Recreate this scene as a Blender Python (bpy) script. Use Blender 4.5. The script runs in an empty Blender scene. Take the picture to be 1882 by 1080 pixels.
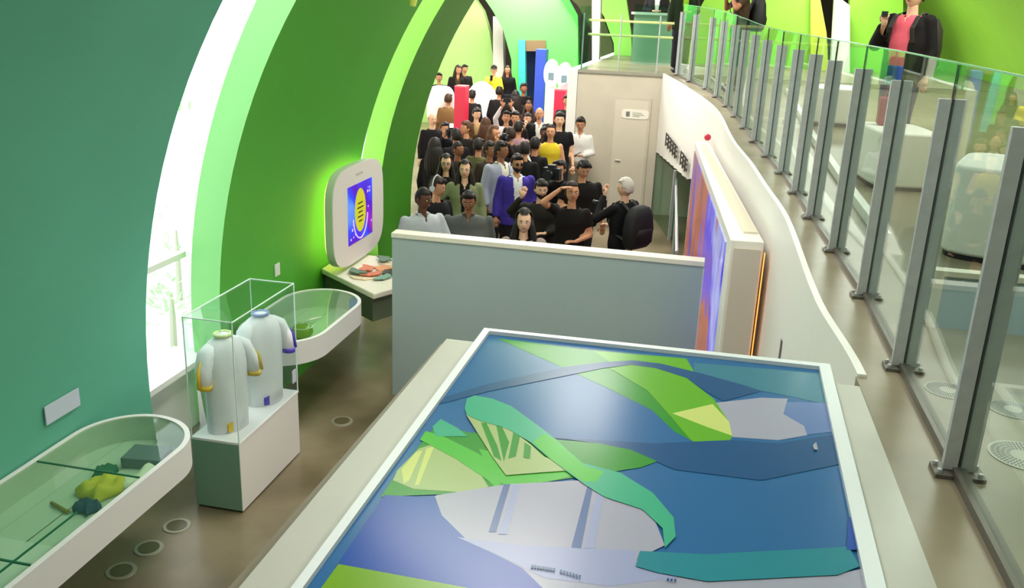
import bpy, bmesh, math, random
from mathutils import Vector, Matrix
R = math.radians
random.seed(7)
C = bpy.context.scene.collection

# ------------------------------------------------------------------ camera
CAM = Vector((0, 0, 3.7))
F, CX, CY = 1645.0, 941.0, 540.0
Yv = Vector((379, 515, -1645)).normalized()
Dv = Vector((-200, -5060, -1645)).normalized()
Zv = -Dv; Zv = (Zv - Yv * Zv.dot(Yv)).normalized()
Xv = Yv.cross(Zv)
ROT = Matrix((Xv, Yv, Zv))                       # camera axes -> world axes
cd = bpy.data.cameras.new('camera'); cam = bpy.data.objects.new('camera', cd); C.objects.link(cam)
cd.sensor_width = 36; cd.lens = 36 * F / 1882; cd.clip_start = 0.05; cd.clip_end = 300
cam.matrix_world = Matrix.Translation(CAM) @ ROT.to_4x4()
bpy.context.scene.camera = cam

def ray(u, v): return ROT @ Vector((u - CX, CY - v, -F))
def at_z(u, v, z):
    d = ray(u, v); return CAM + d * ((z - CAM.z) / d.z)
def at_y(u, v, y):
    d = ray(u, v); return CAM + d * (y / d.y)

# ------------------------------------------------------------------ light, world, exposure
sc = bpy.context.scene
sc.view_settings.view_transform = 'Standard'; sc.view_settings.look = 'None'
sc.view_settings.gamma = 1; sc.view_settings.use_curve_mapping = False
sc.view_settings.exposure = 1.0
w = bpy.data.worlds.new('world'); sc.world = w; w.use_nodes = True
bg = w.node_tree.nodes['Background']; bg.inputs[0].default_value = (0.93, 0.96, 1, 1); bg.inputs[1].default_value = 1.3
def sun(direction, e, size=3):
    l = bpy.data.lights.new('sun', 'SUN'); l.energy = e; l.angle = R(size)
    o = bpy.data.objects.new('sun', l); C.objects.link(o)
    o.rotation_euler = Vector(direction).to_track_quat('-Z', 'Y').to_euler(); return o
sun((-0.75, 0.05, -1.0), 5.0)
def area(name, loc, size, power, col=(1, 0.97, 0.92), rot=(0, 0, 0), sy=None):
    l = bpy.data.lights.new(name, 'AREA'); l.energy = power; l.size = size; l.color = col
    if sy: l.shape = 'RECTANGLE'; l.size_y = sy
    o = bpy.data.objects.new(name, l); C.objects.link(o); o.location = loc; o.rotation_euler = rot; return o
for x, y, p in ((-1.6, 1.5, 70), (-1.8, 5.5, 110), (-1.8, 9.5, 80), (-2.0, 14.0, 130), (-4.0, 19.0, 260), (-5.5, 25.0, 320),
                (2.9, 3.0, 95), (2.9, 8.0, 100), (2.6, 13.0, 160), (2.6, 19.0, 220)):
    area('overhead_fill', (x, y, 5.35), 2.2, p)  # added fill lights overhead, out of view, no fixtures known there

# ------------------------------------------------------------------ materials
def s2l(c):
    return tuple(((v / 255) / 12.92 if v / 255 <= 0.04045 else ((v / 255 + 0.055) / 1.055) ** 2.4) for v in c)
_m = {}
def mat(name, rgb, rough=0.5, metal=0.0, spec=0.5, emit=None, es=1.0, var=0.0, scale=3.0, coat=0.0, bump=0.0):
    if name in _m: return _m[name]
    m = bpy.data.materials.new(name); m.use_nodes = True; nt = m.node_tree
    b = nt.nodes['Principled BSDF']; col = s2l(rgb)
    b.inputs['Base Color'].default_value = (*col, 1); b.inputs['Roughness'].default_value = rough
    b.inputs['Metallic'].default_value = metal; b.inputs['Specular IOR Level'].default_value = spec
    b.inputs['Coat Weight'].default_value = coat; b.inputs['Coat Roughness'].default_value = 0.08
    if emit: b.inputs['Emission Color'].default_value = (*s2l(emit), 1); b.inputs['Emission Strength'].default_value = es
    tc = nt.nodes.new('ShaderNodeTexCoord'); n = nt.nodes.new('ShaderNodeTexNoise')
    n.inputs['Scale'].default_value = scale; n.inputs['Detail'].default_value = 6
    nt.links.new(tc.outputs['Object'], n.inputs['Vector'])
    if var > 0:
        r = nt.nodes.new('ShaderNodeValToRGB')
        r.color_ramp.elements[0].position = 0.3; r.color_ramp.elements[1].position = 0.7
        r.color_ramp.elements[0].color = (*[c * (1 - var) for c in col], 1)
        r.color_ramp.elements[1].color = (*[min(1, c * (1 + var)) for c in col], 1)
        nt.links.new(n.outputs['Fac'], r.inputs['Fac']); nt.links.new(r.outputs['Color'], b.inputs['Base Color'])
    if bump > 0:
        bp = nt.nodes.new('ShaderNodeBump'); bp.inputs['Strength'].default_value = bump; bp.inputs['Distance'].default_value = 0.02
        nt.links.new(n.outputs['Fac'], bp.inputs['Height']); nt.links.new(bp.outputs['Normal'], b.inputs['Normal'])
    _m[name] = m; return m
def glass_mat(name, tint, refl=0.12, rough=0.0):
    if name in _m: return _m[name]
    m = bpy.data.materials.new(name); m.use_nodes = True; nt = m.node_tree
    nt.nodes.remove(nt.nodes['Principled BSDF'])
    t = nt.nodes.new('ShaderNodeBsdfTransparent'); t.inputs[0].default_value = (*tint, 1)
    g = nt.nodes.new('ShaderNodeBsdfGlossy'); g.inputs['Roughness'].default_value = rough
    lw = nt.nodes.new('ShaderNodeLayerWeight'); lw.inputs['Blend'].default_value = 0.5
    pw = nt.nodes.new('ShaderNodeMath'); pw.operation = 'POWER'; pw.inputs[1].default_value = 3.5
    ml = nt.nodes.new('ShaderNodeMath'); ml.operation = 'MULTIPLY_ADD'; ml.inputs[1].default_value = 0.36; ml.inputs[2].default_value = refl * 0.2
    mx = nt.nodes.new('ShaderNodeMixShader')
    nt.links.new(lw.outputs['Facing'], pw.inputs[0]); nt.links.new(pw.outputs[0], ml.inputs[0])
    nt.links.new(ml.outputs[0], mx.inputs[0]); nt.links.new(t.outputs[0], mx.inputs[1]); nt.links.new(g.outputs[0], mx.inputs[2])
    nt.links.new(mx.outputs[0], nt.nodes['Material Output'].inputs[0])
    _m[name] = m; return m
def ramp_mat(name, stops, scale=(1, 1, 1), nscale=3.0, emit=0.0, rough=0.3, axis=None, detail=2):
    m = bpy.data.materials.new(name); m.use_nodes = True; nt = m.node_tree; b = nt.nodes['Principled BSDF']
    tc = nt.nodes.new('ShaderNodeTexCoord'); mp = nt.nodes.new('ShaderNodeMapping'); mp.inputs['Scale'].default_value = scale
    nt.links.new(tc.outputs['Object'], mp.inputs['Vector'])
    r = nt.nodes.new('ShaderNodeValToRGB')
    while len(r.color_ramp.elements) > 1: r.color_ramp.elements.remove(r.color_ramp.elements[-1])
    for i, (p, c) in enumerate(stops):
        e = r.color_ramp.elements[0] if i == 0 else r.color_ramp.elements.new(p)
        e.position = p; e.color = (*s2l(c), 1)
    n = nt.nodes.new('ShaderNodeTexNoise'); n.inputs['Scale'].default_value = nscale; n.inputs['Detail'].default_value = detail
    nt.links.new(mp.outputs[0], n.inputs['Vector']); nt.links.new(n.outputs['Fac'], r.inputs['Fac'])
    nt.links.new(r.outputs['Color'], b.inputs['Base Color']); b.inputs['Roughness'].default_value = rough
    if emit:
        nt.links.new(r.outputs['Color'], b.inputs['Emission Color']); b.inputs['Emission Strength'].default_value = emit
    _m[name] = m; return m

WHITE = mat('white_paint', (236, 232, 226), 0.45)
CREAM = mat('cream_paint', (226, 218, 200), 0.5)
BEIGE = mat('beige_wall_paint', (200, 190, 172), 0.6, var=0.04)
BLUEGREY = mat('pale_blue_grey_paint', (160, 174, 172), 0.55, var=0.03, scale=1.2)
STEEL = mat('brushed_steel', (184, 184, 186), 0.45, metal=0.2, var=0.08, scale=20)
DARKSTEEL = mat('dark_steel', (110, 104, 96), 0.45, metal=0.5)
BLACK = mat('black', (14, 14, 15), 0.6)
GLASS = glass_mat('clear_glass', (0.86, 0.93, 0.90))
GLASSG = glass_mat('green_glass', (0.72, 0.88, 0.80))
LID = glass_mat('lid_glass', (0.90, 0.97, 0.92), 0.2)
ACRYL = glass_mat('clear_acrylic', (0.94, 0.97, 0.96))
GEDGE = mat('polished_glass_edge', (190, 225, 210), 0.2, emit=None)
CONC = ramp_mat('polished_concrete', [(0.3, (96, 84, 62)), (0.5, (122, 108, 84)), (0.72, (146, 132, 108))], nscale=1.3, rough=0.28, detail=8)
UPCONC = ramp_mat('upper_concrete', [(0.3, (122, 110, 88)), (0.55, (140, 128, 106)), (0.75, (156, 144, 124))], nscale=1.8, rough=0.35, detail=8)
RED = mat('red_paint', (205, 40, 70), 0.4)

# ------------------------------------------------------------------ mesh helpers
class MB:
    def __init__(s): s.v = []; s.f = []; s.m = []
    def add(s, vs, fs, mi=0):
        o = len(s.v); s.v += [tuple(v) for v in vs]; s.f += [tuple(i + o for i in f) for f in fs]; s.m += [mi] * len(fs); return s
    def box(s, x0, x1, y0, y1, z0, z1, mi=0):
        return s.prism([(x0, y0), (x1, y0), (x1, y1), (x0, y1)], z0, z1, mi)
    def prism(s, poly, z0, z1, mi=0, mtop=None):
        n = len(poly)
        a = sum(poly[i][0] * poly[(i + 1) % n][1] - poly[(i + 1) % n][0] * poly[i][1] for i in range(n))
        if a < 0: poly = poly[::-1]
        z0f = z0 if callable(z0) else (lambda x, y: z0); z1f = z1 if callable(z1) else (lambda x, y: z1)
        vs = [(x, y, z0f(x, y)) for x, y in poly] + [(x, y, z1f(x, y)) for x, y in poly]
        s.add(vs, [tuple(range(n))[::-1]] + [(i, (i + 1) % n, n + (i + 1) % n, n + i) for i in range(n)], mi)
        s.f.append(tuple(len(s.v) - n + i for i in range(n))); s.m.append(mi if mtop is None else mtop)
        return s
    def hexa(s, a, b, mi=0):                       # two quads a, b joined
        return s.add(list(a) + list(b), [(3, 2, 1, 0), (4, 5, 6, 7), (0, 1, 5, 4), (1, 2, 6, 5), (2, 3, 7, 6), (3, 0, 4, 7)], mi)
    def slab(s, pts, off, mi=0):                   # outline of 3-D points, extruded by a vector
        n = len(pts); off = Vector(off); p = [Vector(q) for q in pts]; q = [a + off for a in p]
        return s.add(p + q, [tuple(range(n))[::-1], tuple(range(n, 2 * n))] + [(i, (i + 1) % n, n + (i + 1) % n, n + i) for i in range(n)], mi)
    def tube(s, path, rad, seg=10, mi=0, cap=True, ref=(0, 1, 0)):
        path = [Vector(p) for p in path]; n = len(path); o = len(s.v)
        if not isinstance(rad, (list, tuple)): rad = [rad] * n
        ref = Vector(ref)
        for i, p in enumerate(path):
            t = (path[min(i + 1, n - 1)] - path[max(i - 1, 0)]).normalized()
            a = ref.cross(t)
            if a.length < 0.05: a = Vector((1, 0, 0)).cross(t)
            a.normalize(); b = t.cross(a)
            ra, rb = rad[i] if isinstance(rad[i], (list, tuple)) else (rad[i], rad[i])
            for k in range(seg):
                an = 2 * math.pi * k / seg; s.v.append(tuple(p + a * (ra * math.cos(an)) + b * (rb * math.sin(an))))
        for i in range(n - 1):
            for k in range(seg):
                s.f.append((o + i * seg + k, o + i * seg + (k + 1) % seg, o + (i + 1) * seg + (k + 1) % seg, o + (i + 1) * seg + k)); s.m.append(mi)
        if cap:
            s.f.append(tuple(o + k for k in range(seg))[::-1]); s.m.append(mi)
            s.f.append(tuple(o + (n - 1) * seg + k for k in range(seg))); s.m.append(mi)
        return s
    def ball(s, c, r, seg=14, rings=9, mi=0, fn=None):
        if not isinstance(r, (list, tuple)): r = (r, r, r)
        o = len(s.v); c = Vector(c)
        def put(th, ph):
            v = Vector((math.sin(th) * math.cos(ph) * r[0], math.sin(th) * math.sin(ph) * r[1], math.cos(th) * r[2]))
            if fn: v = fn(v)
            s.v.append(tuple(c + v))
        put(0, 0)
        for i in range(1, rings):
            for k in range(seg): put(math.pi * i / rings, 2 * math.pi * k / seg)
        put(math.pi, 0)
        for k in range(seg):
            s.f.append((o, o + 1 + k, o + 1 + (k + 1) % seg)); s.m.append(mi)
            e = o + 1 + (rings - 2) * seg; s.f.append((e + k, o + 1 + (rings - 1) * seg, e + (k + 1) % seg)); s.m.append(mi)
        for i in range(rings - 2):
            for k in range(seg):
                a = o + 1 + i * seg; s.f.append((a + k, a + seg + k, a + seg + (k + 1) % seg, a + (k + 1) % seg)); s.m.append(mi)
        return s
    def build(s, name, mats, parent=None, smooth=False, bevel=0.0, label=None, loc=None):
        me = bpy.data.meshes.new(name); me.from_pydata(s.v, [], s.f); me.validate()
        if not isinstance(mats, (list, tuple)): mats = [mats]
        for m in mats: me.materials.append(m)
        if len(mats) > 1 and len(me.polygons) == len(s.m): me.polygons.foreach_set('material_index', s.m)
        bm = bmesh.new(); bm.from_mesh(me); bmesh.ops.recalc_face_normals(bm, faces=bm.faces); bm.to_mesh(me); bm.free()
        if smooth:
            me.polygons.foreach_set('use_smooth', [True] * len(me.polygons))
            if smooth != 'all' and hasattr(me, 'set_sharp_from_angle'): me.set_sharp_from_angle(angle=R(40))
        o = bpy.data.objects.new(name, me); C.objects.link(o)
        if parent: o.parent = parent
        if loc: o.location = loc
        if label: o['label'] = label
        if bevel:
            b = o.modifiers.new('bevel', 'BEVEL'); b.width = bevel; b.segments = 3; b.limit_method = 'ANGLE'
        return o
def thing(name, label, cat, loc=(0, 0, 0), rz=0, group=None):
    o = bpy.data.objects.new(name, None); C.objects.link(o); o.location = loc; o.rotation_euler = (0, 0, rz)
    o.empty_display_size = 0.1
    return tag(o, label, cat, group)
def tag(o, label, cat, group=None, kind=None):
    o['label'] = label; o['category'] = cat
    if group: o['group'] = group
    if kind: o['kind'] = kind
    return o
def struct(o):
    o['kind'] = 'structure'; return o
def rings(mb, secs, mi=0, cap=True):               # join cross-sections of equal point count
    o = len(mb.v); n = len(secs[0])
    for s_ in secs: mb.v += [tuple(p) for p in s_]
    for i in range(len(secs) - 1):
        for k in range(n):
            mb.f.append((o + i * n + k, o + i * n + (k + 1) % n, o + (i + 1) * n + (k + 1) % n, o + (i + 1) * n + k)); mb.m.append(mi)
    if cap:
        mb.f.append(tuple(o + k for k in range(n))[::-1]); mb.m.append(mi)
        mb.f.append(tuple(o + (len(secs) - 1) * n + k for k in range(n))); mb.m.append(mi)

# ------------------------------------------------------------------ setting
U = 2.34
def zu(y):
    t = max(0, min(1, (y - 8.5) / 8.5)); return U + t * t * (2.2 - 1.2 * t) * 0.28       # upper floor ramps up a little
lip = [(0.70, -1.0), (0.69, 3.54), (0.62, 4.5), (0.60, 6.5), (0.51, 7.75), (0.43, 8.9), (0.29, 10.2), (0.07, 12.8), (-0.40, 15.0), (-0.87, 16.9)]

struct(MB().box(-4.6, 0.9, -1.5, 40, -0.2, 0).build('floor', CONC))
FL = [(-4.6, 11.9), (-4.6, 40), (-9.2, 40), (-9.2, 25)]
struct(MB().prism(FL, -0.2, 0).build('floor', CONC))
# upper floor: slab following the curved lip
mb = MB()
for (xa, ya), (xb, yb) in zip(lip, lip[1:]):
    za, zb = zu(ya), zu(yb)
    e_ = .03 if ya > 3.4 else -.005; xa += e_; xb += e_
    mb.hexa([(xa, ya, za - 0.3), (9, ya, za - 0.3), (9, yb, zb - 0.3), (xb, yb, zb - 0.3)],
            [(xa, ya, za), (9, ya, za), (9, yb, zb), (xb, yb, zb)])
mb.box(-2.42, 9, 16.9, 30, zu(20) - 0.05, zu(20))
struct(mb.build('floor', UPCONC))
# white wall under the lip; opening under it at the far end
mb = MB()
lip0 = lip; lip = []
for i in range(len(lip0) - 1):                       # smooth the kinks of the lip
    p_, a_, b_, n_ = lip0[max(i - 1, 0)], lip0[i], lip0[i + 1], lip0[min(i + 2, len(lip0) - 1)]
    for k in range(6):
        t = k / 6; ya = a_[1] + (b_[1] - a_[1]) * t; L = b_[1] - a_[1]
        m0 = (b_[0] - p_[0]) / max(.01, b_[1] - p_[1]) * L; m1 = (n_[0] - a_[0]) / max(.01, n_[1] - a_[1]) * L
        lip.append(((2 * t**3 - 3 * t**2 + 1) * a_[0] + (t**3 - 2 * t**2 + t) * m0 + (3 * t**2 - 2 * t**3) * b_[0] + (t**3 - t**2) * m1, ya))
lip.append(lip0[-1])
for (xa, ya), (xb, yb) in zip(lip, lip[1:]):
    za, zb = zu(ya) + 0.012, zu(yb) + 0.012
    if ya < 3: continue
    ba, bb = (0, 0) if yb <= 12.9 else ((1.28 if ya < 14 else 1.22), 1.2)
    mb.hexa([(xa, ya, ba), (xa + 0.035, ya, ba), (xb + 0.035, yb, bb), (xb, yb, bb)],
            [(xa, ya, za), (xa + 0.035, ya, za), (xb + 0.035, yb, zb), (xb, yb, zb)])
struct(mb.build('wall_right', WHITE))
# closing walls under and behind
struct(MB().box(2.6, 2.75, 3.5, 17, 0, U - 0.3).build('wall_right', BEIGE))
struct(MB().box(0.9, 9, -1.5, 17, -0.2, 0).build('floor', CONC))
struct(MB().box(-0.86, 2.6, 17.0, 17.15, 0, zu(17) - 0.3).build('wall_back', BEIGE))

# lift-shaft like block with a door under the upper landing
struct(MB().box(-2.42, -0.87, 16.92, 19.5, 0, zu(20) - 0.05).build('wall_back', BEIGE))
struct(MB().box(-2.60, -2.425, 16.88, 26.0, 0, zu(20)).build('wall_back', WHITE))
door = struct(MB().box(-1.69, -1.08, 16.90, 16.918, 0.0, 2.12).build('door_1', mat('door_paint', (212, 202, 184), 0.5)))
mb = MB()
for a in ((-1.74, -1.69, 0, 2.17), (-1.08, -1.03, 0, 2.17), (-1.69, -1.08, 2.12, 2.17)): mb.box(a[0], a[1], 16.90, 16.918, a[2], a[3])
mb.build('door_frame', BEIGE, door)
MB().tube([(-1.62, 16.88, 1.0), (-1.52, 16.88, 1.0)], 0.012).build('door_handle', STEEL, door)
struct(MB().box(-2.42, -0.87, 16.885, 16.9, zu(17) - 0.05, zu(17) + .005).build('trim_1', mat('trim_dark', (150, 146, 132), 0.5)))

# ribs: arched shells, left and right halves of the same circle
TEAL = mat('teal_rib_paint', (92, 168, 142), 0.5, spec=0.35, var=0.05, scale=0.8)
GREEN = mat('green_rib_paint', (80, 164, 54), 0.5, spec=0.35, var=0.05, scale=0.8)
GREEN_E = mat('window_lit_green_edge', (140, 216, 128), 0.5)  # rib end faces lightened, window light put into the colour
GREEN3 = mat('dark_green_rib_paint', (64, 134, 32), 0.5, spec=0.35, var=0.05)
LIME_E = mat('window_lit_lime_edge', (156, 220, 88), 0.5)  # lighter lime for rib ends, again with window light in the colour
LIME = mat('lime_rib_paint', (138, 198, 62), 0.5, var=0.03)
def rib(name, y0, y1, a0, a1, mi, me_, cx=1.248, cz=0.915, r=5.15, th=0.27, n=36):
    mb = MB(); secs = []
    for i in range(n + 1):
        a = a0 + (a1 - a0) * i / n; c, s_ = math.cos(a), math.sin(a)
        secs.append([(cx + r * c, y0, cz + r * s_), (cx + r * c, y1, cz + r * s_), (cx + (r + th) * c, y1, cz + (r + th) * s_), (cx + (r + th) * c, y0, cz + (r + th) * s_)])
    o = len(mb.v)
    for s_ in secs: mb.v += s_
    for i in range(n):
        for k, m_ in ((0, 0), (1, 1), (2, 0), (3, 1)):
            mb.f.append((o + 4 * i + k, o + 4 * i + (k + 1) % 4, o + 4 * i + 4 + (k + 1) % 4, o + 4 * i + 4 + k)); mb.m.append(m_)
    mb.f.append((o, o + 1, o + 2, o + 3)); mb.m.append(0)
    mb.f.append(tuple(o + 4 * n + k for k in range(4))); mb.m.append(0)
    return struct(mb.build(name, [mi, me_], smooth=True))
AL0, AL1 = math.pi + math.asin(0.915 / 5.15), R(104)
rib('wall_left', -1.5, 5.5, AL0, AL1, TEAL, TEAL)
rib('wall_left', 6.55, 9.55, AL0, AL1, GREEN, GREEN_E)
rib('wall_left', 10.35, 11.65, AL0, AL1, GREEN3, LIME_E)
# right halves stand on the upper floor
rib('wall_right', -1.5, 8.2, R(14), R(80), LIME, LIME_E, 0.9, 0.9, 4.8)
rib('wall_right', 9.3, 29.0, R(14), R(80), LIME, GREEN_E, 0.9, 0.9, 4.8)
# ceiling
struct(MB().box(-5.2, 9, -1.5, 31, 5.75, 5.95).build('ceiling', mat('ceiling_grey', (150, 150, 145), 0.8)))
struct(MB().prism([(-5.2, 13.5), (-5.2, 31), (-9.2, 31), (-9.2, 25)], 5.75, 5.95).build('ceiling', mat('ceiling_grey', (150, 150, 145), 0.8)))
struct(MB().box(-9.3, 9, 30.0, 30.2, 0, 5.95).build('wall_back', mat('dark_back_wall', (58, 48, 34), 0.7)))
struct(MB().prism([(-4.15, 11.72), (-4.45, 11.75), (-9.3, 25), (-9.3, 30), (-9.1, 30), (-9.1, 25)], 0, 5.95).build('wall_left', WHITE))
struct(MB().box(8.8, 9.0, -1.5, 30, 0, 5.95).build('wall_right', LIME))
struct(MB().box(-5, 9, -1.7, -1.5, 0, 5.95).build('wall_front', CREAM))

# ---- windows between the ribs
def window(n, y0, y1, sill):
    wdw = struct(MB().box(-4.30, -4.22, y0 - 0.08, y1 + 0.08, 0, sill).build('window_%d' % n, WHITE))
    MB().box(-4.42, -4.05, y0 - 0.08, y1 + 0.08, sill, sill + 0.05).build('window_sill', WHITE, wdw)
    mb = MB()
    for z in (1.55, 2.9, 4.2): mb.box(-4.29, -4.23, y0 - 0.08, y1 + 0.08, z, z + 0.05)
    mb.build('window_frame', WHITE, wdw)
    MB().box(-4.27, -4.255, y0 - 0.05, y1 + 0.05, sill + 0.05, 5.2).build('pane', ACRYL, wdw)
window(1, 5.5, 6.55, 0.66)
window(2, 9.55, 10.35, 0.66)
# ------------------------------------------------------------------ outside court seen through the windows
struct(MB().box(-60, -4.7, -20, 12.9, -0.9, -0.6).build('ground', mat('pale_ground', (228, 228, 226), 0.7)))
struct(MB().box(-60, -9.5, 12.9, 60, -0.9, -0.6).build('ground', mat('pale_ground', (228, 228, 226), 0.7)))
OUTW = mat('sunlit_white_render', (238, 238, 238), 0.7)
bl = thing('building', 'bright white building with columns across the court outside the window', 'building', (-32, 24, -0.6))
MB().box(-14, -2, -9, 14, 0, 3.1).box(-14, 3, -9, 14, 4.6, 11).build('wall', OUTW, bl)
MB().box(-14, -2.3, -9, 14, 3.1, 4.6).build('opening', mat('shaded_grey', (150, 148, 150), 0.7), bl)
for y in (-7, -2.5, 2, 6.5, 11): MB().box(1.4, 2.4, y, y + 1.1, 0, 4.6).build('column', OUTW, bl)
for i in range(5):
    st = MB().box(-18.7 - 1.5 * i, -17.2 - 1.5 * i, 8, 30, -0.6, -0.6 + 0.35 * (i + 1)).build('seating_step', OUTW)
    tag(st, ['lowest', 'second', 'third', 'fourth', 'topmost'][i] + ' white concrete step of the terrace outside the window', 'step', 'terrace steps outside')
LG = mat('pale_green_seat', (150, 222, 140), 0.6)
for i in range(4):
    mb = MB(); x = -18.0 - 1.5 * i; z = -0.6 + 0.35 * (i + 1)
    for k in range(34):
        y = 8.5 + k * 0.62
        mb.box(x - 0.2, x + 0.2, y, y + 0.42, z + 0.25, z + 0.30).box(x - 0.24, x - 0.2, y, y + 0.42, z + 0.25, z + 0.68).box(x - 0.05, x + 0.05, y + 0.15, y + 0.27, z, z + 0.25)
    tag(mb.build('stadium_seats', LG), 'washed out pale green row of seats outside, %s' % ['nearest the window', 'second from the window', 'third from the window', 'furthest from the window'][i], 'seat', 'rows of seats outside', 'stuff')
def bush(x, y, h, r, label):
    t = thing('shrub', label, 'plant', (x, y, -0.6)); mb = MB()
    MB().tube([(0, 0, 0), (0.02, 0, h * .5), (0, 0.03, h * .8)], [0.05, 0.04, 0.02], 6).build('stem', mat('bark', (200, 196, 180)), t)
    for i in range(120):
        a = random.random() * 6.28; b = random.random(); rr = r * math.sqrt(random.random()); z = h * (0.35 + .65 * b)
        p = Vector((rr * math.cos(a), rr * math.sin(a), z)); d = Vector((math.cos(a), math.sin(a), random.uniform(-.3, .8))) * 0.16
        q = Vector((-math.sin(a), math.cos(a), 0)) * 0.03
        mb.add([p, p + d * .5 + q, p + d, p + d * .5 - q], [(0, 1, 2, 3)])
    mb.build('foliage', mat('pale_leaf', (204, 238, 190), 0.6), t)
bush(-6.2, 9.3, 1.0, 0.35, 'pale green leafy shrub outside, nearer one below the window')
bush(-7.3, 11.2, 1.3, 0.4, 'pale green leafy shrub outside, farther and taller one')

# ------------------------------------------------------------------ the big raised case with the glass top and its painted reflections
cs = thing('display_case', 'large waist-high case in the foreground with glossy top painted with blue and green reflections', 'display case', (-0.15, 2.0, 0))
zt = U + 0.02
def loc(p, z): return (p[0] + 0.15, p[1] - 2.0, z)
MB().prism([(-0.84 + .0, -1.6), (0.70, -1.6), (0.84, 1.42), (-0.83, 1.42)], 0, U - 0.02).build('body', WHITE, cs)
MB().prism([(-0.90, -1.6), (-0.83, -1.6), (-0.83, 1.46), (-0.87, 1.46)], U - 0.20, U - 0.035).build('side_lip', mat('brown_metal', (128, 116, 98), 0.4), cs)
MB().prism([(-0.84, -1.6), (0.84, -1.6), (0.84, 1.44), (-0.84, 1.44)], U - 0.02, U).build('ledge', mat('ledge_paint', (186, 184, 172), 0.35, var=0.05), cs, bevel=0.003)
fr = [(-0.70, -1.55), (0.66, -1.55), (0.735, 1.57), (-0.70, 1.54)]
fi = [(-0.675, -1.50), (0.61, -1.50), (0.69, 1.53), (-0.67, 1.51)]
mb = MB()
for i in range(4):
    j = (i + 1) % 4; mb.prism([fr[i], fr[j], fi[j], fi[i]], U, zt + 0.01)
mb.build('frame', mat('white_metal_frame', (222, 226, 226), 0.35), cs)
def gp(rgb): return mat('reflection_tint_%02x%02x%02x' % rgb, rgb, 0.22, spec=0.25)  # flat tints for the reflections painted on the glass
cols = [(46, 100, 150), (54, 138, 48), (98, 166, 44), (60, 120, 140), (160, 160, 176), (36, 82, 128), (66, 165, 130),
        (160, 178, 120), (96, 120, 170), (36, 76, 160), (116, 160, 36), (150, 156, 190), (44, 128, 142), (196, 206, 120), (84, 104, 150), (80, 178, 60), (104, 168, 62)]
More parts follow.
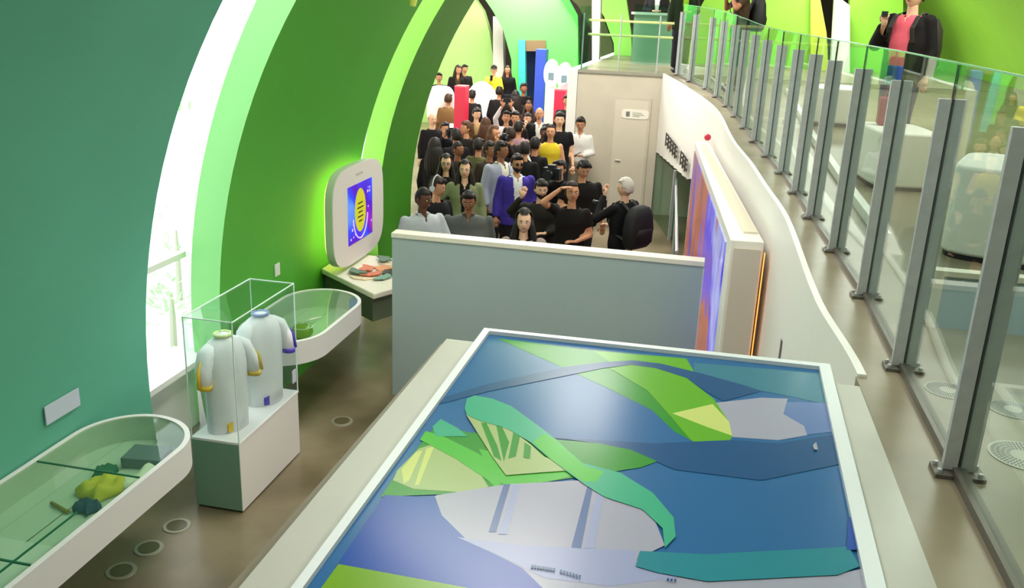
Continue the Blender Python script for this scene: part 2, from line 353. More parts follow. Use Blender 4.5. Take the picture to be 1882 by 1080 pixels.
polys = [  # outlines of the arch reflections, painted on as flat colour shapes
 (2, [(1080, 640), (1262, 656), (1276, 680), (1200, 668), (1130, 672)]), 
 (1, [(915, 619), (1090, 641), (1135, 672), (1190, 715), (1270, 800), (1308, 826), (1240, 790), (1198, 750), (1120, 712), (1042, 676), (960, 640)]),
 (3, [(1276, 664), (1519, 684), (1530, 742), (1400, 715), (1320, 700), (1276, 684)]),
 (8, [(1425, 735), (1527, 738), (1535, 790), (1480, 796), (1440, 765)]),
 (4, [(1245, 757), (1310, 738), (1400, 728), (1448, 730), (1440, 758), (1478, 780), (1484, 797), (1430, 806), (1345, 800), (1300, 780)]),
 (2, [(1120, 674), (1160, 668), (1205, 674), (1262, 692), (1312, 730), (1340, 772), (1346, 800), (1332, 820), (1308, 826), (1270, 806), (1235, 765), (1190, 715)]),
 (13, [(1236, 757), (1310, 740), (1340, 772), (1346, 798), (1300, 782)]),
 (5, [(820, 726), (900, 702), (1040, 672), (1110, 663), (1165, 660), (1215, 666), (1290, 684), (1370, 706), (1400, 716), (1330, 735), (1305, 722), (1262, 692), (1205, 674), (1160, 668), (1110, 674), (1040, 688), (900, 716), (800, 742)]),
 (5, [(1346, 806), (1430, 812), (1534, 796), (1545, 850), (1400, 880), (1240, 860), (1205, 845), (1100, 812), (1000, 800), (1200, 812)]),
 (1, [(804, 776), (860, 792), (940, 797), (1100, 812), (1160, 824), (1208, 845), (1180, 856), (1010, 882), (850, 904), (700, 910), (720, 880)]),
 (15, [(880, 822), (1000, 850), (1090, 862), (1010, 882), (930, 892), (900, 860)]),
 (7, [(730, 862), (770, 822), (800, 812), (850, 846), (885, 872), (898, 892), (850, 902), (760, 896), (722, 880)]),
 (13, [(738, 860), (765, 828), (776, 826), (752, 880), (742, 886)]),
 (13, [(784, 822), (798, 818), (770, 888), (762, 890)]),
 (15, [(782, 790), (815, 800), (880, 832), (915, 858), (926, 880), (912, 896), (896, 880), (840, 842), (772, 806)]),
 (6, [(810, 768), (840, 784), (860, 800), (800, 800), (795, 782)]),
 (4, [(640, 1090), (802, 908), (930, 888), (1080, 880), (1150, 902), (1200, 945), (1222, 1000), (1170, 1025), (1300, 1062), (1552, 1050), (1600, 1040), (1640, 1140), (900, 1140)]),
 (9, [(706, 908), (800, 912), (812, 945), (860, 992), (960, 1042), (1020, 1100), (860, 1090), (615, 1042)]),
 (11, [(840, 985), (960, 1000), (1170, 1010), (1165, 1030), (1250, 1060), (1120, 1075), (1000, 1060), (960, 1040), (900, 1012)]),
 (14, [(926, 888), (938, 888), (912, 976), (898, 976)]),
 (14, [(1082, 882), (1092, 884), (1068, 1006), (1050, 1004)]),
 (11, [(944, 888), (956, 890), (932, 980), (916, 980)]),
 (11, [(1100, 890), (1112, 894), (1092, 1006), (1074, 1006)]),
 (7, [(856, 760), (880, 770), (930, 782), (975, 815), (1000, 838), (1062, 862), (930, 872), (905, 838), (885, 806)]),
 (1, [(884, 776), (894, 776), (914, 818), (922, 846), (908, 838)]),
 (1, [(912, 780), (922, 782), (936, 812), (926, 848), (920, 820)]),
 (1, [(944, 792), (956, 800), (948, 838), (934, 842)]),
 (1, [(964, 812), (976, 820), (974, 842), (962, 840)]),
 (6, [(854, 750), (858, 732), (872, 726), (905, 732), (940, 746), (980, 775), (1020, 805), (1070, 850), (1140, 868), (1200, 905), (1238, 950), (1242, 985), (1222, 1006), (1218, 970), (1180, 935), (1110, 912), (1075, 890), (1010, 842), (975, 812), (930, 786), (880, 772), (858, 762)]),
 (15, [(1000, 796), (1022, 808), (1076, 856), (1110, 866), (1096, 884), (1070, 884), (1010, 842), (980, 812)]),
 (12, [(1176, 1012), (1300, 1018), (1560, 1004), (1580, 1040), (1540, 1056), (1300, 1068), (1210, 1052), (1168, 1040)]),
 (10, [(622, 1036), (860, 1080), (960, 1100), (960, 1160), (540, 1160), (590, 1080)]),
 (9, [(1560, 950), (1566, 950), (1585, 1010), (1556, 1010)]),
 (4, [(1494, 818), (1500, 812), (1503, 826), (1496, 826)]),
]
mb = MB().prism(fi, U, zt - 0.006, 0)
def clip(poly, q):
    for i in range(4):
        a, b = q[i], q[(i + 1) % 4]; out = []
        ins = lambda p: (b[0] - a[0]) * (p[1] - a[1]) - (b[1] - a[1]) * (p[0] - a[0]) >= 0
        for k in range(len(poly)):
            p, r_ = poly[k], poly[(k + 1) % len(poly)]
            if ins(p): out.append(p)
            if ins(p) != ins(r_):
                d1 = (b[0] - a[0]) * (p[1] - a[1]) - (b[1] - a[1]) * (p[0] - a[0]); d2 = (b[0] - a[0]) * (r_[1] - a[1]) - (b[1] - a[1]) * (r_[0] - a[0])
                t = d1 / (d1 - d2); out.append((p[0] + (r_[0] - p[0]) * t, p[1] + (r_[1] - p[1]) * t))
        poly = out
        if not poly: break
    return poly
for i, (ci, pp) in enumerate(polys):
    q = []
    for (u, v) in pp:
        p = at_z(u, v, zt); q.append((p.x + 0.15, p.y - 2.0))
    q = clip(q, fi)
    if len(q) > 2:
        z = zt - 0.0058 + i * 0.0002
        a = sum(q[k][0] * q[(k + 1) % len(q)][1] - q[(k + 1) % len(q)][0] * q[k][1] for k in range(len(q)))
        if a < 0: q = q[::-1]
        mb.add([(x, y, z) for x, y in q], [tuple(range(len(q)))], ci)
# small blurred rows of lettering strokes on the case top
for (u0, v0, u1, v1, n) in ((975, 1043, 1020, 1050, 9), (1028, 1052, 1068, 1064, 7), (1225, 1068, 1245, 1070, 3)):
    for k in range(n):
        t = k / n; p = at_z(u0 + (u1 - u0) * t, v0 + (v1 - v0) * t, zt); x, y = p.x + .15, p.y - 2
        mb.add([(x, y, zt + .002), (x + .005, y, zt + .002), (x + .006, y + .012, zt + .002), (x + .001, y + .012, zt + .002)], [(0, 1, 2, 3)], 5)
me_top = mb.build('painted_reflection_top', [gp(c) for c in cols], cs)

# ------------------------------------------------------------------ low partition in front of the crowd
pt = thing('partition', 'tall pale blue-grey partition with cream top edge hiding the crowd\'s legs', 'partition', (-1.33, 7.70, 0))
MB().box(-1.43, 1.43, 0.0, 0.13, 0, 1.60).build('panel', BLUEGREY, pt)
MB().box(-1.435, 1.435, -0.012, 0.14, 1.60, 1.645).build('cap', CREAM, pt, bevel=0.004)
MB().box(1.43, 1.436, 0.0, 0.13, 0, 1.60).build('edge_strip', CREAM, pt)

# ------------------------------------------------------------------ screen wall block along the right
A, B = Vector((0.27, 6.86, 0)), Vector((-0.13, 12.3, 0)); A2, B2 = Vector((0.52, 6.88, 0)), Vector((0.05, 12.36, 0))
sb = thing('video_wall', 'long white housing with a tall glowing purple and orange screen facing the hall', 'screen', (0.2, 9.5, 0))
def rel(p, z=0): return (p[0] - 0.2, p[1] - 9.5, z)
mb = MB()
cn = [A, B, B2, A2]
mb.prism([rel(p)[:2] for p in cn], 0, 2.06)
mb.build('housing', mat('housing_white', (238, 232, 224), 0.45), sb, bevel=0.01)
MB().prism([rel(A + Vector((.10, .25, 0)))[:2], rel(B + Vector((.06, -.3, 0)))[:2], rel(B2 + Vector((-.03, -.3, 0)))[:2], rel(A2 + Vector((-.04, .25, 0)))[:2]], 2.06, 2.075).build('top_panel', mat('top_panel_cream', (224, 214, 190), 0.5), sb)
MB().box(A.x - .2 + .03, A2.x - .2 - .02, A.y - 9.5 - .012, A.y - 9.5 + .03, 0.02, 2.0).build('end_panel', mat('end_panel_beige', (206, 192, 180), 0.5), sb)
d = (B - A).normalized(); nrm = Vector((-d.y, d.x, 0));
if nrm.x > 0: nrm = -nrm
SCR = bpy.data.materials.new('big_screen'); SCR.use_nodes = True; nt = SCR.node_tree; b = nt.nodes['Principled BSDF']
tc = nt.nodes.new('ShaderNodeTexCoord'); mp = nt.nodes.new('ShaderNodeMapping'); mp.inputs['Scale'].default_value = (.42, .42, 0.3); mp.inputs['Location'].default_value = (0.4, 1.7, 0)
n1 = nt.nodes.new('ShaderNodeTexNoise'); n1.inputs['Scale'].default_value = 1.15; n1.inputs['Detail'].default_value = 3; n1.inputs['Distortion'].default_value = 1.2
rp = nt.nodes.new('ShaderNodeValToRGB')
stp = [(0.30, (20, 24, 60)), (0.38, (60, 60, 190)), (0.44, (150, 70, 50)), (0.50, (176, 92, 60)), (0.55, (110, 70, 190)), (0.60, (80, 60, 225)), (0.66, (170, 180, 240)), (0.72, (150, 80, 60))]
for i, (p, c) in enumerate(stp):
    e = rp.color_ramp.elements[i] if i < 2 else rp.color_ramp.elements.new(p)
    e.position = p; e.color = (*s2l(c), 1)
nt.links.new(tc.outputs['Object'], mp.inputs[0]); nt.links.new(mp.outputs[0], n1.inputs['Vector']); nt.links.new(n1.outputs['Fac'], rp.inputs[0])
nt.links.new(rp.outputs[0], b.inputs['Emission Color']); b.inputs['Emission Strength'].default_value = 0.42; b.inputs['Base Color'].default_value = (.02, .02, .02, 1); b.inputs['Roughness'].default_value = .25
p0, p1 = A + d * 0.28, B - d * 0.25
mb = MB(); o_ = nrm * 0.012
mb.hexa([rel(p0, .15), rel(p1, .15), rel(p1 + o_, .15), rel(p0 + o_, .15)], [rel(p0, 1.97), rel(p1, 1.97), rel(p1 + o_, 1.97), rel(p0 + o_, 1.97)])
mb.build('screen', SCR, sb)
MB().tube([rel(A2 + Vector((0.012, -0.01, 0)), 0.05), rel(A2 + Vector((0.012, -0.01, 0)), 1.98)], 0.005).build('light_strip', mat('amber_light', (255, 170, 90), emit=(255, 150, 60), es=0.9), sb)
# wall text, alarm light, small label on the white wall
red = MB().ball((0, 0, 0), (0.045, 0.045, 0.045)).build('alarm_light', RED, None, True, loc=(0.03, 12.35, 2.12)); tag(red, 'small round red alarm light on the white wall', 'alarm light')
for (ua, va, ub, vb, n) in ((1223, 256, 1244, 284, 5), (1250, 290, 1262, 308, 3)):
    mb = MB()
    for k in range(n):
        t = (k + .15) / n; y = 0
        for (xa, ya), (xb, yb) in zip(lip, lip[1:]):
            pass
        u, v = ua + (ub - ua) * t, va + (vb - va) * t
        # intersect the ray with the far wall plane through (0.07,12.8)-(-0.87,16.9)
        P, Q = Vector((0.06, 12.8, 0)), Vector((-0.88, 16.9, 0)); nn = Vector((-(Q - P).y, (Q - P).x, 0)).normalized()
        r_ = ray(u, v); s_ = (P - CAM).dot(nn) / r_.dot(nn); h = CAM + r_ * s_; dd = (Q - P).normalized()
        off = nn * (0.01 if nn.x < 0 else -0.01)
        a = h; e = h - dd * 0.20
        for zz in ((-0.07, -0.03), (0.02, 0.05), (0.09, 0.12)):
            mb.slab([a + Vector((0, 0, zz[0])), e + Vector((0, 0, zz[0])), e + Vector((0, 0, zz[1])), a + Vector((0, 0, zz[1]))], off)
        mb.slab([a + Vector((0, 0, -.10)), a - dd * .06 + Vector((0, 0, -.10)), a - dd * .06 + Vector((0, 0, .13)), a + Vector((0, 0, .13))], off)
    tag(mb.build('wall_lettering', mat('letter_black', (36, 32, 28))), 'bold black word on the white wall above the glass door, ' + ('the longer one' if n == 5 else 'the shorter one'), 'lettering')
lb = MB().box(-0.006, 0, -0.02, 0.02, -0.12, 0.12).build('wall_label', mat('label_grey', (120, 100, 110)), None, loc=(0.607, 5.6, 1.62)); tag(lb, 'narrow dark label on the white wall right of the screen', 'label')
# tower sign
sg = thing('door_sign', 'white rounded sign plate with a small grey emblem above the beige door', 'sign', (-1.31, 16.90, 1.87))
mb = MB(); mb.prism([(0.25 * math.copysign(abs(math.cos(a)) ** .4, math.cos(a)), 0.085 * math.copysign(abs(math.sin(a)) ** .4, math.sin(a))) for a in [i * 2 * math.pi / 32 for i in range(32)]], 0, 0.012)
pl = mb.build('plate', mat('sign_white', (236, 230, 218)), sg); pl.rotation_euler = (R(90), 0, 0)
MB().box(-.17, -.10, -.018, -.013, -.045, .045).box(-.155, -.115, -.020, -.018, -.02, .03).build('emblem', mat('sign_grey', (120, 124, 116)), sg)
MB().box(-.05, .12, -.018, -.013, .02, .032).box(-.05, .16, -.018, -.013, -.01, .002).box(-.05, .08, -.018, -.013, -.04, -.028).build('lettering', mat('sign_grey2', (176, 174, 164)), sg)
# glass doors and handrail in the opening under the wall
gd = thing('glass_door', 'frameless glass door under the white wall, beside the beige block', 'door', (-0.72, 16.3, 0))
MB().box(-.006, .006, -1.3, 1.3, 0.02, 1.18).build('pane', GLASSG, gd); gd.rotation_euler = (0, 0, R(12.9))
MB().box(-.02, .02, -1.3, -1.26, 0, 1.2).box(-.02, .02, 1.26, 1.3, 0, 1.2).build('frame', STEEL, gd)
hr = thing('handrail', 'slender metal handrail on the floor right of the man with the backpack', 'handrail', (-0.20, 12.0, 0))
MB().tube([(0.0, -1.2, 0.9), (-0.22, 3.6, 0.95)], 0.022, 8).build('rail', STEEL, hr)
for y, x in ((-1.1, 0.0), (1.1, -.1), (3.4, -.21)): MB().tube([(x, y, 0), (x, y, .92)], .018, 8).build('post', STEEL, hr)
MB().prism([(-0.006, -1.15), (0.006, -1.15), (-.20, 3.5), (-.212, 3.5)], .1, .86).build('glass', GLASS, hr)
# ------------------------------------------------------------------ display trays on the left wall
PALEG = mat('pale_green_lining', (186, 200, 176), 0.5)
TWHITE = mat('tray_white', (226, 222, 220), 0.4)
def tray(label, y0, y1, x1=-3.09, z0=0.69, z1=0.90):
    cy = (y0 + y1) / 2; t = thing('display_tray', label, 'display case', (-3.5, cy, z0))
    x0 = -3.885
    def outline(ins, n=14):
        r = 0.42 - ins; X0, X1, Y0, Y1 = x0 + 3.5 + ins, x1 + 3.5 - ins, y0 - cy + ins, y1 - cy - ins
        pts = []
        for (cx_, cy_, a) in ((X1 - r, Y0 + r, -90), (X1 - r, Y1 - r, 0), (X0 + r * .9, Y1 - r, 90), (X0 + r * .9, Y0 + r, 180)):
            rx = r if a in (-90, 0) else r * .9
            for k in range(n + 1):
                an = R(a + 90 * k / n); pts.append((cx_ + rx * math.cos(an), cy_ + r * math.sin(an)))
        return pts
    h = z1 - z0; o, i_ = outline(0), outline(0.035)
    mb = MB(); n = len(o)
    sec = lambda P, z: [(x, y, z) for x, y in P]
    vs = sec(o, 0) + sec(o, h) + sec(i_, h) + sec(i_, 0.03)
    fs = [(k, (k + 1) % n, n + (k + 1) % n, n + k) for k in range(n)] + [(n + k, n + (k + 1) % n, 2 * n + (k + 1) % n, 2 * n + k) for k in range(n)]
    mb.add(vs, fs, 0); mb.add([], [], 0)
    fs2 = [(2 * n + k, 2 * n + (k + 1) % n, 3 * n + (k + 1) % n, 3 * n + k) for k in range(n)]
    mb.f += fs2; mb.m += [1] * n
    mb.f.append(tuple(range(n))[::-1]); mb.m.append(0); mb.f.append(tuple(3 * n + k for k in range(n))); mb.m.append(1)
    mb.build('tray', [TWHITE, PALEG], t, smooth=True)
    g = outline(0.03); MB().prism(g, h - 0.012, h - 0.004).build('glass_lid', LID, t)
    return t
ta = tray('long white wall tray under glass at the bottom left, on the teal wall', 1.9, 5.03)
MB().box(-0.38, 0.36, -0.145, -0.135, .197, .2075).box(-.38, .36, .78, .788, .197, .2075).box(.255, .262, -1.4, .35, .197, .2075).box(-.38, .36, -.7, -.69, .197, .2075).build('lid_joints', mat('dark_green_seam', (30, 110, 72), 0.4), ta)
tb = tray('shorter white wall tray under glass behind the jersey case, on the green wall', 6.5, 8.08)
# things in the trays
def put(name, label, cat, mb, m, loc, rz=0, **k):
    o = mb.build(name, m, None, loc=loc, **k); o.rotation_euler = (0, 0, rz); return tag(o, label, cat)
zi = 0.725
put('box', 'flat dark grey box lying at the far end of the long tray', 'box', MB().box(-.13, .13, -.1, .1, 0, .07), mat('dark_box', (96, 104, 110), .5), (-3.4, 4.70, zi), R(8), bevel=.004)
def cloth(n, w, d, h, seed):
    rnd = random.Random(seed); mb = MB(); vs = []
    for j in range(n + 1):
        for i in range(n + 1):
            x, y = i / n - .5, j / n - .5; e = 1 - (2 * max(abs(x), abs(y))) ** 6
            vs.append((x * w + .008 * math.sin(9 * y + seed), y * d + .01 * math.sin(8 * x), h * (.35 + .65 * e) * (1 + .35 * math.sin(13 * x + seed) * math.cos(11 * y))))
    m = len(vs); vs += [(v[0], v[1], 0) for v in vs]
    f = [(j * (n + 1) + i, j * (n + 1) + i + 1, (j + 1) * (n + 1) + i + 1, (j + 1) * (n + 1) + i) for j in range(n) for i in range(n)]
    g = [tuple(m + k for k in q)[::-1] for q in f]
    edge = [i for i in range(n)] ; side = []
    for i in range(n):
        side += [(i, m + i, m + i + 1, i + 1), (n * (n + 1) + i, n * (n + 1) + i + 1, m + n * (n + 1) + i + 1, m + n * (n + 1) + i),
                 (i * (n + 1), (i + 1) * (n + 1), m + (i + 1) * (n + 1), m + i * (n + 1)), (i * (n + 1) + n, m + i * (n + 1) + n, m + (i + 1) * (n + 1) + n, (i + 1) * (n + 1) + n)]
    return mb.add(vs, f + g + side)
put('folded_cloth', 'bright yellow folded cloth bundle in the middle of the long tray', 'cloth', cloth(12, .22, .26, .07, 1), mat('yellow_cloth', (200, 190, 30), .7), (-3.44, 4.30, zi), R(-20), smooth='all')
put('folded_cloth', 'white folded cloth with pale folds beside the yellow cloth in the long tray', 'cloth', cloth(12, .2, .3, .06, 3), mat('white_cloth', (226, 226, 200), .7), (-3.25, 4.47, zi), R(-10), smooth='all')
put('folded_cloth', 'dark green cloth tucked behind the yellow cloth in the long tray', 'cloth', cloth(8, .12, .14, .05, 5), mat('dark_green_cloth', (20, 96, 60), .7), (-3.56, 4.48, zi), R(10), smooth='all')
put('folded_cloth', 'navy blue cloth corner in front of the yellow cloth in the long tray', 'cloth', cloth(8, .14, .12, .05, 7), mat('navy_cloth', (22, 60, 84), .7), (-3.40, 4.09, zi), R(-15), smooth='all')
put('wooden_stick', 'thin ochre stick lying at the front end of the cloths in the tray', 'stick', MB().tube([(-.12, 0, .012), (.06, -.01, .012)], .011, 8), mat('ochre_wood', (136, 120, 30), .5), (-3.52, 4.04, zi), R(-18))
put('paper_sheet', 'large pale paper sheet lying nearest in the long tray', 'paper', MB().box(-.28, .28, -.5, .5, 0, .003), mat('paper_green_white', (206, 214, 196), .7), (-3.5, 3.2, zi), 0)
bt = thing('bottle_trophy', 'round greenish glass trophy with a thin handle in the shorter tray', 'trophy', (-3.42, 7.12, zi))
MB().ball((0, 0, .07), (.10, .10, .07), 20, 12).build('bowl', mat('olive_glass', (120, 140, 40), .15, spec=.8), bt, smooth='all')
MB().tube([(-.02, 0, .13), (.06, .06, .17), (.12, .16, .165)], .008, 8).build('handle', mat('pale_metal', (200, 205, 190), .3, metal=.5), bt)
MB().tube([(.10 * math.cos(a), .10 * math.sin(a), .12) for a in [i * .4 for i in range(17)]], .005, 6).build('rim', mat('pale_metal', (200, 205, 190), .3, metal=.5), bt)
put('token', 'small bright green piece beside the round trophy in the shorter tray', 'ornament', MB().prism([(-.05, -.04), (.05, -.05), (.04, .04), (-.03, .05)], 0, .03), mat('bright_green', (110, 210, 50), .5), (-3.26, 7.35, zi), .3, bevel=.004)

# ------------------------------------------------------------------ jersey plinth, cover and jerseys
pn = thing('plinth', 'white plinth with pale green near end, holding two jerseys under clear cover', 'plinth', (-3.29, 5.84, 0))
MB().box(-.19, .19, -.49, .49, .015, .575).build('body', mat('plinth_white', (228, 220, 216), .45), pn)
MB().box(-.188, .188, -.497, -.49, .02, .565).build('end_panel', mat('sage_panel', (126, 160, 140), .5), pn)
MB().box(-.195, .195, -.495, .495, .565, .582).build('top_board', mat('plinth_top', (238, 234, 234), .4), pn)
MB().box(-.18, .18, -.48, .48, 0, .015).build('base', mat('base_dark', (60, 52, 40)), pn)
cv = thing('acrylic_cover', 'tall clear acrylic cover over the two white jerseys', 'cover', (-3.29, 5.84, .582))
mb = MB(); H = .93; X, Y_ = .19, .49
for b_ in ((-X, -X + .006, -Y_, Y_), (X - .006, X, -Y_, Y_), (-X + .006, X - .006, -Y_, -Y_ + .006), (-X + .006, X - .006, Y_ - .006, Y_)): mb.box(*b_, 0, H)
mb.box(-X, X, -Y_, Y_, H, H + .006); mb.build('walls', ACRYL, cv)
mb = MB(); e = .0035
for sx in (-1, 1):
    for sy in (-1, 1): mb.box(sx * X - e, sx * X + e, sy * Y_ - e, sy * Y_ + e, 0, H + .006)
for sx in (-1, 1): mb.box(sx * X - e, sx * X + e, -Y_, Y_, H + .001, H + .008)
for sy in (-1, 1): mb.box(-X, X, sy * Y_ - e, sy * Y_ + e, H + .001, H + .008)
mb.build('edges', mat('bright_acrylic_edge', (232, 245, 242), .2), cv)
MB().box(X, X + .006, .40, .46, .10, .21).build('label_card', mat('label_lilac', (206, 200, 216), .5), cv)
def jersey(label, loc, trim, pale):
    t = thing('jersey', label, 'jersey', loc, R(-28)); JW = mat('jersey_white', (240, 240, 244), .75)
    def sec(z, w, d, sh=0): return [(d * math.cos(a) * (1 + .04 * math.cos(6 * a + z * 9)), w * math.sin(a) * (1 + .03 * math.sin(5 * a + z * 7)), z) for a in [i * 2 * math.pi / 36 for i in range(36)]]
    mb = MB(); rings(mb, [sec(0.0, .16, .12), sec(.12, .16, .12), sec(.32, .165, .122), sec(.5, .172, .122), sec(.60, .170, .115), sec(.66, .155, .10), sec(.70, .115, .08), sec(.725, .066, .06), sec(.745, .058, .055)], 0)
    mb.build('shirt_body', JW, t, smooth='all')
    MB().tube([(.06 * math.cos(a), .062 * math.sin(a), .745) for a in [i * 2 * math.pi / 20 for i in range(21)]], .012, 8).build('collar', mat('collar_' + label[:6], pale, .7), t, smooth='all')
    for s_ in (-1, 1):
        mb = MB().tube([(0, s_ * .10, .66), (.01, s_ * .155, .62), (.03, s_ * .195, .52), (.05, s_ * .205, .40)], [(.05, .06), (.062, .07), (.055, .075), (.045, .07)], 14, ref=(1, 0, 0))
        sl = mb.build('sleeve', JW, t, smooth='all')
        MB().tube([(.049, s_ * .2048, .42), (.051, s_ * .206, .385)], [(.049, .075), (.048, .074)], 14, ref=(1, 0, 0)).build('cuff', mat('trim_' + label[:6], trim, .6), sl, smooth='all')
        MB().tube([(.04, s_ * .215, .60), (.06, s_ * .255, .52), (.075, s_ * .262, .41)], [.008, .014, .016], 8).build('stripe', mat('trim_' + label[:6], trim, .6), sl, smooth='all')
    MB().slab([(.10, -.075, .015), (.10, -.035, .01), (.10, -.035, .09), (.10, -.075, .075)], (.02, 0, 0)).build('hem_mark', mat('trim2_' + label[:6], trim, .6), t)
    return t
jersey('yellow trimmed white jersey on a bust, nearer in the clear case', (-3.31, 5.58, .583), (225, 190, 60), (226, 240, 170))
jersey('blue trimmed white jersey on a bust, farther in the clear case', (-3.27, 6.08, .583), (84, 66, 190), (150, 170, 215))

# ------------------------------------------------------------------ kiosk and game desk on the second rib
kw = mat('kiosk_white', (222, 214, 208), .45)
k = thing('screen_kiosk', 'white rounded wall kiosk with a purple screen, lit from behind in yellow-green', 'screen', (-3.68, 9.0, 1.5))
def sup(a, w, h, p=.5): return (w * math.copysign(abs(math.cos(a)) ** p, math.cos(a)), h * math.copysign(abs(math.sin(a)) ** p, math.sin(a)))
N = 48; se = [sup(i * 2 * math.pi / N, .73, .53) for i in range(N)]
MB().slab([(0, y, z) for y, z in se], (.075, 0, 0)).build('body', mat('kiosk_side', (176, 196, 160), .5), k, smooth=True)
MB().slab([(.075, y, z) for y, z in se], (.012, 0, 0)).build('face', kw, k, smooth=True)
SG = ramp_mat('screen_gradient', [(0.32, (150, 30, 150)), (0.48, (70, 20, 170)), (0.60, (40, 60, 215)), (0.72, (100, 150, 235))], nscale=1.6, emit=0.45)
f_ = MB().box(.088, .092, -.34, .36, -.31, .32).build('screen', SG, k)
ye = mat('screen_yellow', (120, 118, 20), emit=(150, 148, 30), es=.8); lv = mat('screen_lilac', (150, 130, 230), emit=(160, 140, 240), es=.9)
se2 = [(.16 * math.cos(a), .24 * math.sin(a)) for a in [i * 2 * math.pi / 32 for i in range(32)]]
MB().slab([(.0925, y + .0, z + .02) for y, z in se2], (.001, 0, 0)).build('oval', ye, f_)
MB().tube([(.0935, .21 * math.cos(a), .29 * math.sin(a)) for a in [R(190 + i * 8) for i in range(21)]], .008, 6).build('ring', lv, f_)
mb = MB()
for z, wd in ((.10, .07), (.05, .09), (0, .06), (-.05, .08), (-.10, .05)): mb.box(.0936, .0945, -wd, wd, z - .008, z + .008)
mb.build('lettering', mat('screen_text', (70, 66, 20)), f_)
mb = MB(); rr = random.Random(4)
for i in range(26):
    y, z = rr.uniform(-.3, .33), rr.uniform(-.28, .3)
    if (y / .2) ** 2 + ((z - .02) / .28) ** 2 > 1: s_ = rr.uniform(.006, .016); mb.box(.0925, .0935, y - s_, y + s_, z - s_, z + s_)
mb.build('confetti', lv, f_)
mb = MB()
for i in range(6): mb.box(.0875, .0885, -.10 + i * .034, -.078 + i * .034, .405, .43)
mb.build('heading', mat('kiosk_text', (176, 172, 168)), k)
MB().slab([(-.03, y * .93, z * .93) for y, z in se], (.028, 0, 0)).build('back_light', mat('glow_yellow', (250, 250, 160), emit=(250, 246, 130), es=0.9), k)
dk = thing('game_desk', 'white sloping desk below the kiosk covered with loose puzzle shapes', 'desk', (-3.45, 8.9, 0))
top = [(-.44, -.28), (.40, -.93), (.56, -.62), (.56, .3), (-.44, .45)]
MB().prism(top, .87, .93).build('desk_top', CREAM, dk, bevel=.012)
MB().prism([(x * .93 - .02, y * .93 + .03) for x, y in top], .60, .87).build('under_body', mat('dark_sage', (92, 104, 80), .6), dk)
cc = [(214, 120, 84), (90, 120, 96), (226, 204, 170), (70, 66, 56), (120, 160, 140), (222, 150, 96)]
desc = ['coral', 'sage green', 'cream', 'dark grey', 'mint', 'orange']
place = [(.1, -.5, 2), (.16, -.36, 0), (.05, -.22, 0), (.18, -.08, 5), (.32, -.22, 3), (.0, -.36, 1), (.22, .1, 2), (.32, -.42, 4), (.1, .2, 1)]
where = ['nearest the front corner', 'just behind the front corner', 'near the kiosk foot', 'in the middle', 'at the hall side', 'beside the kiosk edge', 'towards the far end', 'at the front hall side', 'farthest along']
for i, (x, y, c) in enumerate(place):
    pts = [((.085 + .03 * math.sin(3 * a + i)) * math.cos(a) * 1.3, (.07 + .03 * math.cos(2 * a + i)) * math.sin(a)) for a in [j * 2 * math.pi / 28 for j in range(28)]]
    o = MB().prism(pts, 0, .012).build('puzzle_piece', mat('puzzle_%d' % c, cc[c], .5), None, loc=(-3.45 + x, 8.9 + y, .931 + .013 * (i % 3)))
    o.rotation_euler = (0, 0, i * 1.1); tag(o, '%s wavy puzzle piece on the white desk, %s' % (desc[c], where[i]), 'puzzle piece', 'puzzle pieces on the desk')
# small wall things
sgn = MB().box(0, .008, -.16, .16, -.062, .062).build('wall_plaque', mat('plaque_lilac', (196, 200, 216), .5), None, loc=(-3.885, 4.56, 1.125)); tag(sgn, 'small pale lilac plaque on the teal wall above the long tray', 'plaque')
sgn = MB().box(0, .008, -.05, .05, -.06, .06).build('wall_switch', mat('switch_grey', (210, 216, 204), .5), None, loc=(-3.89, 7.6, 1.2)); tag(sgn, 'small white plate on the green wall above the shorter tray', 'switch')
sgn = MB().box(-.035, .035, -.004, 0, -.035, .035).build('sticker', mat('sticker_yellow', (214, 240, 70), .5), None, loc=(-4.03, 6.598, 1.78)); tag(sgn, 'small yellow square sticker on the light green rib edge', 'sticker')
# floor lights
def uplight(x, y, lab, z=0, r=.1):
    t = thing('floor_light', lab, 'floor light', (x, y, z), group='round lights set in the floor')
    MB().tube([(0, 0, 0), (0, 0, .008)], [r, r * .96], 28).build('ring', mat('uplight_ring', (164, 158, 138), .35, metal=.4), t)
    MB().tube([(0, 0, .008), (0, 0, .010)], r * .72, 28).build('lens', mat('uplight_lens', (92, 86, 60), .15), t)
uplight(-3.47, 5.06, 'round floor light nearest the plinth')
uplight(-3.50, 4.76, 'round floor light in the middle of the row before the tray')
uplight(-3.52, 4.48, 'round floor light farthest from the plinth, by the bottom edge')
uplight(-2.75, 9.05 - 1.1, 'faint round floor light beside the low partition')
uplight(-3.0, 7.0, 'faint round floor light near the shorter tray')

